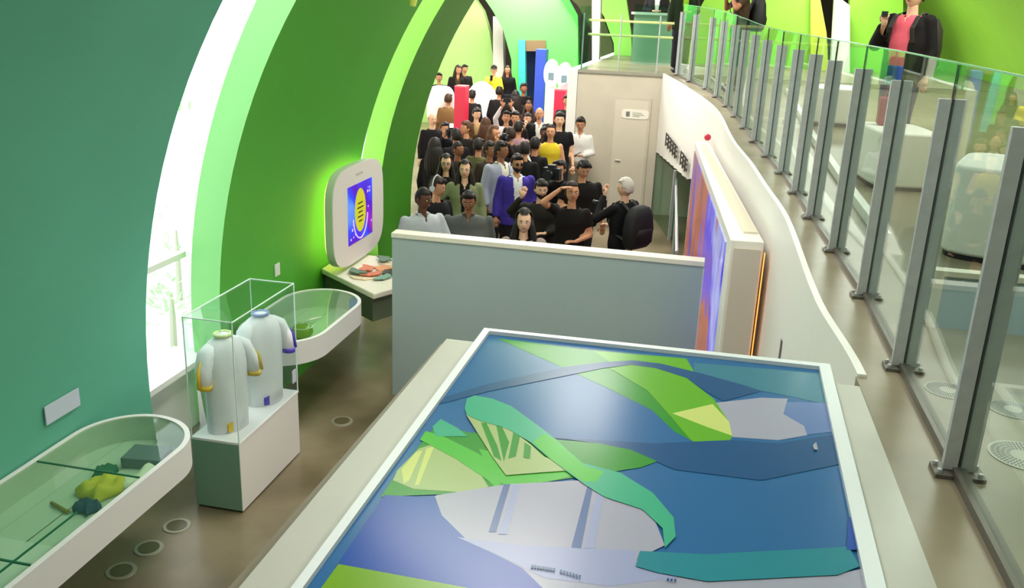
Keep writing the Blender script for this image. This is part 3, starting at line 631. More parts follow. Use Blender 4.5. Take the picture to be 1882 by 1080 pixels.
# ------------------------------------------------------------------ railing on the upper floor
def rx(y):
    P = [(0, .88), (4.7, .89), (5.65, .85), (6.6, .80), (7.5, .77), (8.7, .70), (10.2, .55), (12.8, .30), (14.77, -.02), (16.7, -.60)]
    for (a, xa), (b, xb) in zip(P, P[1:]):
        if y <= b: return xa + (xb - xa) * (y - a) / (b - a)
    return P[-1][1]
py_ = [0.9, 1.84, 2.78, 3.68, 4.68]
while py_[-1] < 16.3: py_.append(py_[-1] + .93)
def make_post(x, y, rz, lab):
    t = thing('railing_post', lab, 'railing post', (x, y, zu(y)), rz, 'steel posts of the glass railing')
    for s_ in (-1, 1): MB().box(min(s_ * .0055, s_ * .049), max(s_ * .0055, s_ * .049), -.012, .012, .02, 1.09).build('flat_bar', STEEL, t, bevel=.001)
    MB().box(-.005, .005, -.0055, .0055, .032, 1.215).build('gasket', BLACK, t)
    MB().box(-.075, .075, -.045, .045, .0, .015).build('base_plate', DARKSTEEL, t, bevel=.002)
    for bx in (-.06, .06):
        for by in (-.028, .028): MB().tube([(bx, by, .015), (bx, by, .026)], .008, 6).build('bolt', STEEL, t)
ordn = ['second', 'third', 'fourth', 'fifth', 'sixth', 'seventh', 'eighth', 'ninth', 'tenth', 'eleventh', 'twelfth', 'thirteenth', 'fourteenth', 'fifteenth', 'sixteenth', 'seventeenth']
prev = None
for i, y in enumerate(py_):
    x = rx(y); dx = (rx(y + .3) - rx(y - .3)) / .6
    if i >= 2:
        n_ = i - 2
        make_post(x, y, -math.atan(dx), 'upright steel double-bar post of the glass railing, ' + ('nearest the camera' if n_ == 0 else ordn[n_ - 1] + ' from the camera'))
for i, (ya, yb) in enumerate(zip(py_, py_[1:])):
    xa, xb = rx(ya), rx(yb); za, zb = zu(ya), zu(yb); g_ = .006
    o = MB().hexa([(xa - .004, ya + g_, za + .03), (xa + .004, ya + g_, za + .03), (xb + .004, yb - g_, zb + .03), (xb - .004, yb - g_, zb + .03)],
                  [(xa - .004, ya + g_, za + 1.22), (xa + .004, ya + g_, za + 1.22), (xb + .004, yb - g_, zb + 1.22), (xb - .004, yb - g_, zb + 1.22)])
    t = thing('glass_panel', 'clear glass railing panel between steel posts, %s' % ('nearest the camera' if i == 0 else ordn[i - 1] + ' from the camera'), 'glass panel', (0, 0, 0), group='glass panels of the railing')
    o.build('pane', GLASS, t)
    MB().hexa([(xa - .0062, ya + g_, za + 1.217), (xa + .0062, ya + g_, za + 1.217), (xb + .0062, yb - g_, zb + 1.217), (xb - .0062, yb - g_, zb + 1.217)],
              [(xa - .0062, ya + g_, za + 1.223), (xa + .0062, ya + g_, za + 1.223), (xb + .0062, yb - g_, zb + 1.223), (xb - .0062, yb - g_, zb + 1.223)]).build('top_edge', mat('glass_top_edge', (120, 170, 140), .2), t)
    MB().hexa([(xa - .02, ya, za), (xa + .02, ya, za), (xb + .02, yb, zb), (xb - .02, yb, zb)],
              [(xa - .02, ya, za + .03), (xa + .02, ya, za + .03), (xb + .02, yb, zb + .03), (xb - .02, yb, zb + .03)]).build('floor_channel', DARKSTEEL, t)
# landing rail at the far end
lr = thing('landing_railing', 'glass railing with two pale yellow rails on top of the beige block', 'railing', (-1.6, 17.0, zu(17)))
for x in (-.78, -.1, .6): MB().box(x - .012, x + .012, -.02, .02, 0, 1.0).build('post', STEEL, lr)
MB().box(-.78, .6, -.006, .006, .03, .85).build('glass', GLASS, lr)
RY = mat('pale_yellow_rail', (214, 226, 150), .35)
for z in (.63, .88): MB().tube([(-.7, .05, z), (.85, .05, z)], .022, 10).build('rail', RY, lr)
MB().box(-.86, -.66, -.05, -.03, 0, 1.12).build('end_glass', GLASSG, lr)

lp = thing('hanging_lamp', 'small yellow-green lamp hanging at the top edge before the green rib', 'lamp', (-2.84, 8.5, 3.66))
MB().tube([(0, 0, 0), (0.02, 0, .10), (.03, 0, .14)], [.035, .045, .02], 14).build('lamp_shade', mat('lamp_yellow', (222, 230, 110), .4), lp, smooth=True)
MB().tube([(.03, 0, .13), (.03, 0, 1.05)], .006, 6).build('cable', mat('cable_grey', (120, 130, 90)), lp)
# ------------------------------------------------------------------ upper floor things
PO = mat('pouf_white', (232, 228, 218), .6)
def pouf(lab, loc_, rz, w, d, h):
    t = thing('pouf', lab, 'seat', loc_, rz, 'white block seats on the upper floor')
    P = [(w / 2 * math.copysign(abs(math.cos(a)) ** .35, math.cos(a)), d / 2 * math.copysign(abs(math.sin(a)) ** .35, math.sin(a))) for a in [i * 2 * math.pi / 48 for i in range(48)]]
    MB().prism([(x * .97, y * .97) for x, y in P], 0, .03).build('base', BLACK, t)
    MB().prism(P, .03, h).build('cushion', PO, t, smooth=True, bevel=.02)
pouf('white block seat on the upper floor, the one nearer the camera', (1.98, 5.95, U), R(-20), .85, .8, .56)
pouf('white block seat in front of the backpack carrier on the upper floor', (1.62, 8.35, U), R(6), .50, .8, .48)
pouf('white block seat on the upper floor, farthest behind the railing posts', (1.55, 12.2, zu(12.2)), 0, .7, .8, .45)
kb = MB(); 
for (a, b) in ((5.95, 8), (8, 11), (11, 15)):
    kb.hexa([(1.16, a, zu(a)), (1.22, a, zu(a)), (1.22, b, zu(b)), (1.16, b, zu(b))], [(1.16, a, zu(a) + .07), (1.22, a, zu(a) + .07), (1.22, b, zu(b) + .07), (1.16, b, zu(b) + .07)])
tag(kb.build('reflection_strip', WHITE), 'low white strip modelled for the reflection of the wall edge in the glass railing', 'reflection_strip')  # solid strip added for the white wall edge mirrored in the glass
MBp = thing('partition_reflection', 'low pale blue panel with cream edge, built for the reflection of the partition in the railing', 'partition', (2.6, 4.3, U))  # solid panel added for the mirror image of the partition in the railing glass
MB().box(-1.46, 1.6, -.0, .05, 0, .25).build('panel', mat('partition_reflection_blue', (170, 188, 200), .45), MBp)  # added panel, stands in for the partition's reflection
MB().box(-1.5, 1.6, -.01, .06, .25, .275).box(-1.5, -1.46, -.01, .06, 0, .25).build('edge', CREAM, MBp)
def outlet(x, y, r, lab):
    t = thing('floor_outlet', lab, 'floor outlet', (x, y, U), group='round floor outlets on the upper floor')
    MB().tube([(0, 0, 0), (0, 0, .003)], r, 40).build('disc', mat('outlet_grey', (176, 172, 160), .35), t)
    mb = MB()
    for j in range(1, 5):
        rr_ = r * (.3 + .14 * j); n = int(18 + 8 * j)
        for i in range(n):
            a = 2 * math.pi * i / n; a2 = a + 2 * math.pi / n * .5; q = .006
            mb.add([((rr_ + s * q) * math.cos(b), (rr_ + s * q) * math.sin(b), .0036) for b, s in ((a, -1), (a2, -1), (a2, 1), (a, 1))], [(0, 1, 2, 3)])
    mb.build('slots', mat('outlet_dark', (84, 84, 84)), t)
outlet(1.02, 3.50, .085, 'round slotted floor outlet just behind the glass, far one')
outlet(1.22, 3.38, .085, 'round slotted floor outlet, right one behind the glass')
outlet(1.14, 2.98, .11, 'round slotted floor outlet nearest the camera')

# far right: upper level walls of the museum
def facade(name, pts, y, m, th=.25, edge=None):
    P = [at_y(u, v, y) for u, v in pts]
    return struct(MB().slab(P, (0, th, 0)).build(name, m))
facade('wall_back', [(1378, -10), (1505, -10), (1512, 30), (1518, 90), (1520, 170), (1260, 175), (1262, 60), (1300, -10)], 21.0, LIME)
facade('wall_back', [(1490, -10), (1506, -10), (1519, 60), (1521, 90), (1523, 175), (1490, 175)], 20.8, mat('yellow_green_band', (200, 222, 70), .5))
facade('wall_back', [(1535, -10), (1562, 10), (1562, 160), (1525, 160)], 20.5, WHITE)
facade('wall_back', [(1562, 0), (1660, -12), (1660, 160), (1562, 160)], 20.9, LIME)
facade('wall_back', [(1084, -10), (1150, -10), (1160, 60), (1162, 135), (1130, 140), (1128, 80), (1110, 30)], 23.0, mat('fresh_green', (150, 224, 90), .5))
facade('wall_back', [(1088, 0), (1104, 0), (1100, 125), (1088, 125)], 20.6, CREAM)
facade('wall_back', [(1228, -10), (1258, -10), (1238, 120), (1222, 120)], 20.4, mat('yellow_green_band', (200, 222, 70), .5))
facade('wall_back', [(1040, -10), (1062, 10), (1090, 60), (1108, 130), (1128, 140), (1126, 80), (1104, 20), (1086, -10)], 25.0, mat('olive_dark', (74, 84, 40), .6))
ct = thing('counter', 'greenish glass-fronted reception counter on the upper landing', 'counter', (-1.2, 19.6, zu(20)))
MB().box(-.5, .35, 0, .5, 0, 1.0).build('body', mat('counter_grey', (176, 186, 172), .5), ct)
MB().box(-.56, .40, -.06, .56, 1.0, 1.05).build('top', WHITE, ct); MB().box(-.5, .35, -.07, -.06, .05, 1.2).build('glass_front', GLASSG, ct)

# ------------------------------------------------------------------ far end of the lower hall, left
PG = mat('pale_lime_wall', (176, 222, 130), .6)
facade('wall_back', [(760, -10), (868, -10), (888, 20), (900, 60), (907, 110), (908, 260), (760, 260)], 28.0, PG, .3)
facade('wall_back', [(906, 30), (924, 44), (926, 140), (926, 260), (906, 260)], 27.6, WHITE, .3)
FG = mat('fresh_green_wall', (96, 208, 90), .55)
facade('wall_back', [(884, -12), (1030, -12), (1052, 18), (1062, 50), (1063, 120), (1063, 260), (1003, 260), (1003, 74), (953, 74), (953, 190), (940, 178), (940, 110), (925, 55), (906, 20)], 26.5, FG, .3)
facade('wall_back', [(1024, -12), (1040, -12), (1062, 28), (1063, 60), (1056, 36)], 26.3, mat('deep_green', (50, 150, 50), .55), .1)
facade('trim_2', [(953, 74), (965, 74), (966, 190), (953, 190)], 26.4, mat('aqua_edge', (60, 190, 180), .5), .2)
facade('trim_3', [(965, 74), (1003, 74), (1003, 94), (965, 94)], 26.45, mat('brown_lintel', (120, 98, 66), .6), .3)
facade('wall_back', [(958, 80), (1003, 80), (1003, 260), (958, 260)], 27.5, mat('navy_wall', (22, 44, 96), .4), .2)
def mono(lab, name, u0, u1, vt, y, depth, m, top=None):
    a, b = at_y(u0, vt, y), at_y(u1, vt, y)
    t = thing(name, lab, 'display column', ((a.x + b.x) / 2, y, 0)); w_ = (b.x - a.x) / 2
    MB().box(-w_, w_, 0, depth, 0, a.z).build('body', m, t, bevel=.01)
    if top: MB().box(-w_, w_, 0, depth, a.z, a.z + .03).build('top', top, t)
    return t
PK = mat('light_red', (238, 96, 110), .4)
mono('tall crimson display column rising among the crowd at the left', 'display_column', 835, 855, 160, 19.0, .35, RED, PK)
mono('thick crimson display column beside the white pillar at the right', 'display_column', 1019, 1040, 166, 20.5, 1.9, RED, PK)
mono('tall royal blue column in the doorway far behind the crowd', 'display_column', 985, 1004, 90, 25.5, .4, mat('royal_blue', (52, 84, 205), .4))
def oval(lab, u, v, y, w_, h_, m=WHITE):
    c = at_y(u, v, y); t = thing('display_stand', lab, 'display stand', (c.x, y, 0))
    pts = [(w_ * math.cos(a), 0, c.z + h_ * math.sin(a)) for a in [i * 2 * math.pi / 32 for i in range(32)]]
    MB().slab(pts, (0, .12, 0)).build('face', m, t, smooth=True)
    MB().box(-w_ * .7, w_ * .7, .02, .10, 0, c.z).build('pedestal', m, t)
    MB().box(-w_ * .35, w_ * .35, -.015, 0, c.z - h_ * .45, c.z + h_ * .05).build('screen', mat('stand_screen', (120, 150, 160), .3), t)
oval('white oval-topped display stand left of the red column, far back', 1013, 135, 23.5, .20, .36)
oval('white oval-topped display stand next to the white pillar, far back', 1037, 140, 23.0, .20, .34)
c0 = at_y(885, 190, 22.5)
wc = thing('curved_pod', 'curved white pod with a lilac side far behind the crowd', 'furniture', (c0.x, 22.5, 0))
MB().ball((0, 0, .75), (.55, .5, 1.1), 24, 14, fn=lambda v: Vector((v.x, v.y, max(v.z, -.75)))).build('shell', mat('pod_white', (236, 240, 236), .5), wc, smooth='all')
MB().ball((.2, -.1, .6), (.38, .45, .8), 20, 12, fn=lambda v: Vector((v.x, v.y, max(v.z, -.6)))).build('side', mat('lilac_side', (186, 186, 226), .5), wc, smooth='all')
c0 = at_y(809, 170, 20); pp = thing('display_stand', 'white rounded stand left behind the crowd beside the green rib', 'display stand', (c0.x, 20, 0))
MB().slab([(.32 * math.copysign(abs(math.cos(a)) ** .6, math.cos(a)), 0, 1.45 + .45 * math.copysign(abs(math.sin(a)) ** .6, math.sin(a))) for a in [i * 2 * math.pi / 32 for i in range(32)]], (0, .1, 0)).build('face', WHITE, pp, smooth=True)
MB().box(-.2, .2, .01, .09, 0, 1.1).build('foot', WHITE, pp)
# ------------------------------------------------------------------ people
SKINS = {'light': (226, 178, 146), 'tan': (198, 142, 106), 'brown': (146, 96, 66), 'dark': (96, 62, 44)}
def remesh(mb, voxel):
    me = bpy.data.meshes.new('tmp'); me.from_pydata(mb.v, [], mb.f); me.validate()
    o = bpy.data.objects.new('tmp', me); C.objects.link(o)
    r = o.modifiers.new('r', 'REMESH'); r.mode = 'VOXEL'; r.voxel_size = voxel
    sm = o.modifiers.new('s', 'SMOOTH'); sm.factor = 0.6; sm.iterations = 3
    dg = bpy.context.evaluated_depsgraph_get(); e = o.evaluated_get(dg)
    res = bpy.data.meshes.new_from_object(e, depsgraph=dg)
    v = [tuple(p.co) for p in res.vertices]; f = [tuple(p.vertices) for p in res.polygons]
    bpy.data.objects.remove(o); bpy.data.meshes.remove(me); bpy.data.meshes.remove(res)
    return v, f
POSES = {   # elbow, wrist, hand direction for the person's right (-x) arm; mirrored for the left
 'down':   ((.215, .03, 1.12), (.245, -.05, .88), (0, -.1, -1)),
 'front':  ((.225, .02, 1.12), (.07, -.25, 1.10), (-.8, -.5, .1)),
 'fold':   ((.25, -.06, 1.14), (.02, -.20, 1.20), (-1, -.1, .1)),
 'phone':  ((.24, -.10, 1.16), (.09, -.30, 1.34), (-.3, -.5, .8)),
 'camera': ((.27, -.16, 1.24), (.10, -.24, 1.52), (-.5, -.2, .9)),
 'high':   ((.20, -.12, 1.62), (.08, -.22, 1.88), (-.2, -.1, 1)),
 'shade':  ((.32, -.12, 1.52), (.13, -.12, 1.70), (-1, -.1, .2)),
 'face':   ((.20, -.16, 1.20), (.05, -.17, 1.46), (-.2, 0, 1)),
 'hip':    ((.36, .04, 1.18), (.20, -.04, 1.00), (-.6, -.2, -.6)),
 'fist':   ((.34, -.08, 1.34), (.24, -.16, 1.55), (-.3, -.1, .9)),
}
def arm_pts(side, pose, wide=1.0):
    e, w_, hd = POSES[pose]; s = side
    return Vector((s * .158 * wide, .01, 1.395)), Vector((s * (e[0] + (wide - 1) * .15), e[1], e[2])), Vector((s * (w_[0] + (wide - 1) * (.15 if pose in ('down', 'hip') else 0)), w_[1], w_[2])), Vector((s * hd[0], hd[1], hd[2])).normalized()
def torso_secs(mb, g, wide, belly=0.0, female=False, z0=.86, z1=1.44):
    P = [(.86, .165, .115), (.95, .170, .12), (1.06, .148 if female else .158, .108 + belly), (1.18, .155 if female else .168, .112 + belly), (1.28, .166, .118), (1.36, .160, .108), (1.41, .135, .09), (1.45, .085, .07), (1.475, .060, .06)]
    P = [p for p in P if z0 - .001 <= p[0] <= z1 + .001]
    rings(mb, [[((w_ * wide + g) * math.cos(a), (d_ + g) * math.sin(a) + (.01 if z < 1.2 else .0), z) for a in [i * 2 * math.pi / 20 for i in range(20)]] for z, w_, d_ in P])
def legs(mb, g, stance=.09, z0=.07):
    for s in (-1, 1):
        mb.tube([(s * .085, 0, .93), (s * .095, -.005, .72), (s * stance * 1.1, -.015, .50), (s * stance * 1.15, .0, .3), (s * stance * 1.15, .01, z0)], [.095 + g, .083 + g, .06 + g, .052 + g, .042 + g], 12, ref=(0, 1, 0))
def hand(mb, w_, hd, side, grip=0.5):
    # palm, four unequal bent fingers, thumb from the side of the palm
    up = Vector((0, 0, 1)) if abs(hd.z) < .8 else Vector((0, -1, 0))
    ax = hd.cross(up).normalized(); nr = ax.cross(hd).normalized()
    mb.tube([w_ - hd * .01, w_ + hd * .03, w_ + hd * .085], [(.024, .018), (.036, .015), (.038, .012)], 8, ref=tuple(nr))
    for k, L in enumerate((.060, .072, .068, .052)):
        b_ = w_ + hd * .083 + ax * (-.027 + .018 * k)
        m_ = b_ + hd * L * .45 + nr * (-.012 * grip); t_ = m_ + hd * L * (.5 - .35 * grip) + nr * (-L * .55 * grip)
        mb.tube([b_, m_, t_], [.0095, .0088, .007], 6)
    b_ = w_ + hd * .03 - ax * .034 * side * -1
    mb.tube([b_, b_ + hd * .03 - ax * .022 * side * -1 - nr * .008, b_ + hd * .058 - ax * .022 * side * -1 - nr * .02], [.012, .0105, .008], 6)
def person(label, u, v, h=1.72, yaw=0, head=(0, 0), L='down', Rr='down', skin='tan', hair='short', hair_c=(30, 24, 20), top=(30, 30, 32), bottom=(36, 36, 42),
           sleeves='long', jacket=None, female=False, wide=1.13, belly=0.0, beard=None, collar=None, skirt=None, at=None, z0=0.0, glasses=False, cap=None, shoes=(20, 18, 18), lean=0, voxel=.02, grp='people in the crowd', open_w=.028):
    k_ = h / 1.74
    if at is None: p = at_z(u, v, h + z0); at = (p.x, p.y)
    hd_yaw = R(head[0]); hd_p = R(head[1])
    # by default people face the camera
    face = math.atan2(-at[0], at[1]) * -1
    rz = R(yaw) + math.atan2(-at[0], at[1])
    t = thing('person', label, 'person', (at[0], at[1], z0), rz, grp)
    t.scale = (k_,) * 3
    sk = mat('skin_' + skin, SKINS[skin], .5, spec=.3)
    aL, aR = arm_pts(1, L, wide), arm_pts(-1, Rr, wide)
    # body
    mb = MB(); torso_secs(mb, 0, wide, belly, female)
    mb.tube([(0, .01, 1.40), (0, .012, 1.48), (0, 0, 1.56)], [.062, .054, .05], 12)
    for a in (aL, aR):
        mb.ball(a[0], .05, 10, 7); mb.tube([a[0], a[1], a[1]], [.047, .040, .040], 10); mb.ball(a[1], .041, 8, 6); mb.tube([a[1], a[2]], [.04, .027], 10)
    legs(mb, 0)
    for s in (-1, 1): mb.tube([(s * .105, .04, .045), (s * .107, -.06, .035), (s * .11, -.15, .028)], [(.04, .04), (.043, .032), (.035, .022)], 10, ref=(1, 0, 0))
    vs, fs = remesh(mb, voxel)
    B = MB(); B.add(vs, fs, 0)
    hand(B, aL[2], aL[3], 1); hand(B, aR[2], aR[3], -1)
    # head with face
    HM = Matrix.Translation((0, .005, 1.555)) @ Matrix.Rotation(hd_yaw, 4, 'Z') @ Matrix.Rotation(hd_p, 4, 'X')
    def fn(v_):
        z = v_.z / .122; y = v_.y; x = v_.x
        if z < 0: x *= 1 - .34 * z * z; y = y * (1 - .14 * z * z) - .012 * z * z
        if y < 0 and -.35 < z < .15 and abs(x) < .018: y -= .018 * (1 - abs(x) / .018) * (1 - abs(z + .12) / .27)      # nose
        if y < 0 and .12 < z < .3: y -= .004
        if y < 0 and abs(z - .02) < .12 and .015 < abs(x) < .05: y += .007                                    # eye sockets
        return Vector((x, y, v_.z))
    def hb(c, r, mi, seg=10, rg=7, f=None):
        m2 = MB(); m2.ball(c, r, seg, rg, mi, f); B.add([HM @ Vector(q) for q in m2.v], m2.f, mi)
    hb((0, 0, .075), (.078, .096, .122), 0, 32, 24, fn)
    for s in (-1, 1):
        hb((s * .079, .012, .065), (.012, .022, .032), 0)
        hb((s * .030, -.083, .082), (.013, .008, .008), 1); hb((s * .030, -.090, .082), (.006, .004, .006), 2)
        hb((s * .031, -.091, .101), (.018, .006, .004), 3)
    hb((0, -.094, .062), (.011, .016, .016), 0)
    hb((0, -.090, .024), (.024, .008, .007), 4)
    hc = mat('hair_%d_%d_%d' % hair_c, hair_c, .55, spec=.3)
    body = B.build('body', [sk, mat('eye_white', (230, 228, 224), .3), BLACK, hc, mat('lips', (150, 78, 70), .5)], t, smooth='all')
    # hair
    hm = MB()
    if hair in ('short', 'bun', 'long', 'balding', 'buzz'):
        g = {'short': .013, 'bun': .012, 'long': .018, 'balding': .006, 'buzz': .005}[hair]
        q = MB(); q.ball((0, .006, .082), (.079 + g, .094 + g, .122 + g), 24, 20)
        keep = []
        for f in q.f:
            c = sum((Vector(q.v[i]) for i in f), Vector()) / len(f); zz = c.z - .075; front = c.y < -.015
            line = (({'long': .088, 'bun': .08}.get(hair, .066) + .02 * abs(c.x) / .08 * (hair == 'long')) if hair != 'balding' else .5) if front else (-.055 if hair != 'balding' else -.04)
            if not front and c.y < .035: line = .0 if hair in ('short', 'buzz', 'balding') else -.05
            if hair == 'balding' and not front and zz > .055: continue
            if hair == 'balding' and front: continue
            if zz > line: keep.append(f)
        hm.add([HM @ Vector(p) for p in q.v], keep)
        if hair == 'short':
            rh = random.Random(int(u) * 7 + int(v)); tw = rh.uniform(-.02, .02); lf = rh.uniform(-.012, .012)
            for i in range(9):
                x = -.06 + i * .015; hm.tube([HM @ Vector((x, .0, .200 - abs(x) * .4)), HM @ Vector((x * 1.05 + tw * .5, -.062, .186 + lf - abs(x) * .35)), HM @ Vector((x * 1.1 + tw, -.086, .162 + lf - abs(x + tw) * .25))], [.014, .014, .005], 6)
        if hair == 'bun': hm.ball(HM @ Vector((0, .10, .13)), .045, 12, 9)
        if hair == 'long':
            for i in range(13):
                a = R(-25 + i * 230 / 12); x, y = math.cos(a), math.sin(a)
                e = .03 * math.sin(i * 2.1)
                hm.tube([HM @ Vector((.07 * x, .08 * y + .01, .12)), HM @ Vector((.088 * x, .095 * y + .015, .02)), Vector((.115 * x, .11 * y + .02, 1.44)), Vector((.13 * x, .125 * y + .0, 1.31 + e)), Vector((.11 * x, .12 * y - .01, 1.20 + e))], [.02, .028, .034, .03, .012], 8)
    if hm.v: 
        ho = hm.build('hair', hc, t, smooth='all')
        if hair in ('short', 'buzz', 'bun', 'balding'): so = ho.modifiers.new('thick', 'SOLIDIFY'); so.thickness = .006; so.offset = -1
    if beard:
        q = MB(); q.ball((0, -.002, .05), (.080, .100, .108), 24, 18)
        keep = [f for f in q.f if (lambda c: c.y < .0 and c.z < .030 and not (abs(c.x) < .022 and abs(c.z - .026) < .008))(sum((Vector(q.v[i]) for i in f), Vector()) / len(f))]
        hm = MB(); hm.add([HM @ fn(Vector(p) - Vector((0, 0, .075))) + HM.to_3x3() @ Vector((0, -.004, .075)) for p in q.v], keep)
        hm.build('beard', mat('beard_%d' % beard[0], beard, .7), t, smooth='all')
    if glasses:
        hm = MB()
        for s in (-1, 1): hm.tube([HM @ Vector((s * .032 + .021 * math.cos(a), -.104, .08 + .016 * math.sin(a))) for a in [i * .5 for i in range(14)]], .003, 6); hm.tube([HM @ Vector((s * .052, -.100, .085)), HM @ Vector((s * .084, .01, .08))], .003, 6)
        if glasses == 'dark':
            for s in (-1, 1): hm.ball(HM @ Vector((s * .032, -.102, .08)), (.022, .006, .017), 12, 7)
        hm.build('glasses', BLACK, t)
    if cap:
        q = MB(); q.ball((0, .004, .10), (.093, .108, .115), 20, 14); keep = [f for f in q.f if all(q.v[i][2] > .12 for i in f)]
        hm = MB(); hm.add([HM @ Vector(p) for p in q.v], keep); m2 = MB().prism([(-.07, -.08), (.07, -.08), (.05, -.18), (-.05, -.18)], .12, .13); hm.add([HM @ Vector(p) for p in m2.v], m2.f)
        hm.build('cap', mat('cap_%d' % cap[0], cap, .7), t, smooth=True)
    # shirt
    def garment(nm, g, col, sl, zlo, vneck=0, open_front=False, hemflare=0.0):
        m_ = MB(); torso_secs(m_, g, wide, belly, female, z1=1.475 if not vneck else 1.45)
        if zlo < .86: rings(m_, [[((.165 * wide + g + hemflare) * math.cos(a), (.115 + g + hemflare) * math.sin(a), z) for a in [i * 2 * math.pi / 20 for i in range(20)]] for z in (zlo, .88)])
        if sl != 'none':
            for a in (aL, aR):
                m_.ball(a[0], .05 + g, 10, 7)
                if sl == 'long': m_.tube([a[0], a[1]], [.050 + g, .044 + g], 10); m_.ball(a[1], .048 + g, 8, 6); m_.tube([a[1], a[1].lerp(a[2], .94)], [.047 + g, .034 + g], 10)
                else: m_.tube([a[0], a[0].lerp(a[1], .62)], [.051 + g, .052 + g], 10)
        v_, f_ = remesh(m_, .012 if open_front else voxel)
        keep = []
        for f in f_:
            c = sum((Vector(v_[i]) for i in f), Vector()) / len(f)
            if c.y < 0 and open_front and abs(c.x) < open_w + max(0, c.z - 1.0) * .10 + max(0, 1.0 - c.z) * .08 and c.z < 1.47: continue
            if c.y < 0.01 and vneck and c.z > 1.44 - vneck and abs(c.x) < (c.z - 1.44 + vneck) * .55: continue
            if c.z > 1.452 and not (abs(c.x) > .12): continue
            if c.z < max(zlo, .872) - .0 and abs(c.x) < .14 and False: continue
            keep.append(f)
        x_ = MB(); x_.add(v_, keep); o = x_.build(nm, mat('cloth_%d_%d_%d' % col, col, .8, spec=.2, var=.06, scale=9), t, smooth='all')
        so = o.modifiers.new('thick', 'SOLIDIFY'); so.thickness = .006; so.offset = -1
        return o
    garment('shirt', .009, top, 'none' if (sleeves == 'none') else ('short' if (jacket or sleeves == 'short') else 'long'), .86 if not jacket else .86, vneck=.05 if collar or jacket else 0)
    if collar:
        m_ = MB()
        for s in (-1, 1): m_.slab([(s * .005, -.085, 1.425), (s * .062, -.078, 1.39), (s * .075, -.03, 1.47), (s * .05, -.055, 1.475)], (0, -.006, .004))
        m_.tube([(.066 * math.cos(a), .066 * math.sin(a) + .01, 1.468) for a in [R(-50 + i * 28) for i in range(11)]], [(.006, .018)] * 11, 6)
        m_.build('collar', mat('collar_%d_%d_%d' % collar, collar, .7), t)
    if jacket: garment('jacket', .020, jacket, 'long', .78, open_front=True)
    # trousers or skirt
    m_ = MB()
    if skirt:
        rings(m_, [[((w_) * math.cos(a), (w_ * .8) * math.sin(a), z) for a in [i * 2 * math.pi / 24 for i in range(24)]] for z, w_ in ((.45, .26), (.7, .22), (.88, .19), (.98, .172))])
        m_.build('skirt', mat('cloth_%d_%d_%d' % skirt, skirt, .8, spec=.2), t, smooth='all')
    else:
        rings(m_, [[((w_ + .012) * math.cos(a), (d_ + .014) * math.sin(a), z) for a in [i * 2 * math.pi / 20 for i in range(20)]] for z, w_, d_ in ((.84, .165, .115), (.93, .172, .125), (.985, .168, .122))])
        legs(m_, .016, z0=.09); v_, f_ = remesh(m_, voxel)
        x_ = MB(); x_.add(v_, f_); x_.build('trousers', mat('cloth_%d_%d_%d' % bottom, bottom, .8, spec=.2), t, smooth='all')
    for s in (-1, 1):
        MB().tube([(s * .105, .06, .05), (s * .107, 0, .055), (s * .108, -.08, .045), (s * .11, -.17, .03)], [(.04, .045), (.048, .052), (.05, .042), (.038, .026)], 12, ref=(1, 0, 0)).build('shoe', mat('shoe_%d' % shoes[0], shoes, .5), t, smooth='all')
    t['_'] = 0; del t['_']
    M = Matrix.Translation((at[0], at[1], z0)) @ Matrix.Rotation(rz, 4, 'Z') @ Matrix.Scale(k_, 4)
    return dict(root=t, M=M, L=aL, R=aR, HM=HM, k=k_, rz=rz)
def in_hand(P, side, mb, name, m, label, cat, off=(0, 0, 0), rot=(0, 0, 0), both=False):
    if both: p = (P['L'][2] + P['L'][3] * .09 + P['R'][2] + P['R'][3] * .09) / 2
    else: a = P[side]; p = a[2] + a[3] * .09
    w_ = P['M'] @ (p + Vector(off)); o = mb.build(name, m, None, loc=w_, bevel=.002)
    o.rotation_euler = (rot[0], rot[1], rot[2] + P['rz']); return tag(o, label, cat)
def phone(): return MB().box(-.037, .037, -.004, .004, -.075, .075)
def photo_camera(P, label, flash=False, scale=1.0, off=(0, -.06, .02)):
    p = (P['L'][2] + P['L'][3] * .08 + P['R'][2] + P['R'][3] * .08) / 2 + Vector(off)
    t = thing('photo_camera', label, 'camera', P['M'] @ p, P['rz']); s = scale
    MB().box(-.07 * s, .07 * s, -.03 * s, .03 * s, -.05 * s, .045 * s).box(-.03 * s, .03 * s, -.03 * s, .03 * s, .045 * s, .07 * s).build('body', BLACK, t, bevel=.004)
    MB().tube([(0, -.03 * s, -.005), (0, -.09 * s, -.005), (0, -.13 * s, -.005)], [.038 * s, .036 * s, .042 * s], 18).build('lens', mat('lens_black', (22, 22, 26), .25), t)
    if flash:
        MB().box(-.035, .035, -.04, .03, .07 * s, .13 * s).build('flash', BLACK, t)
        MB().box(-.033, .033, -.046, -.04, .075 * s, .128 * s).build('flash_light', mat('flash_white', (255, 255, 255), emit=(255, 255, 255), es=6), t)
    return t
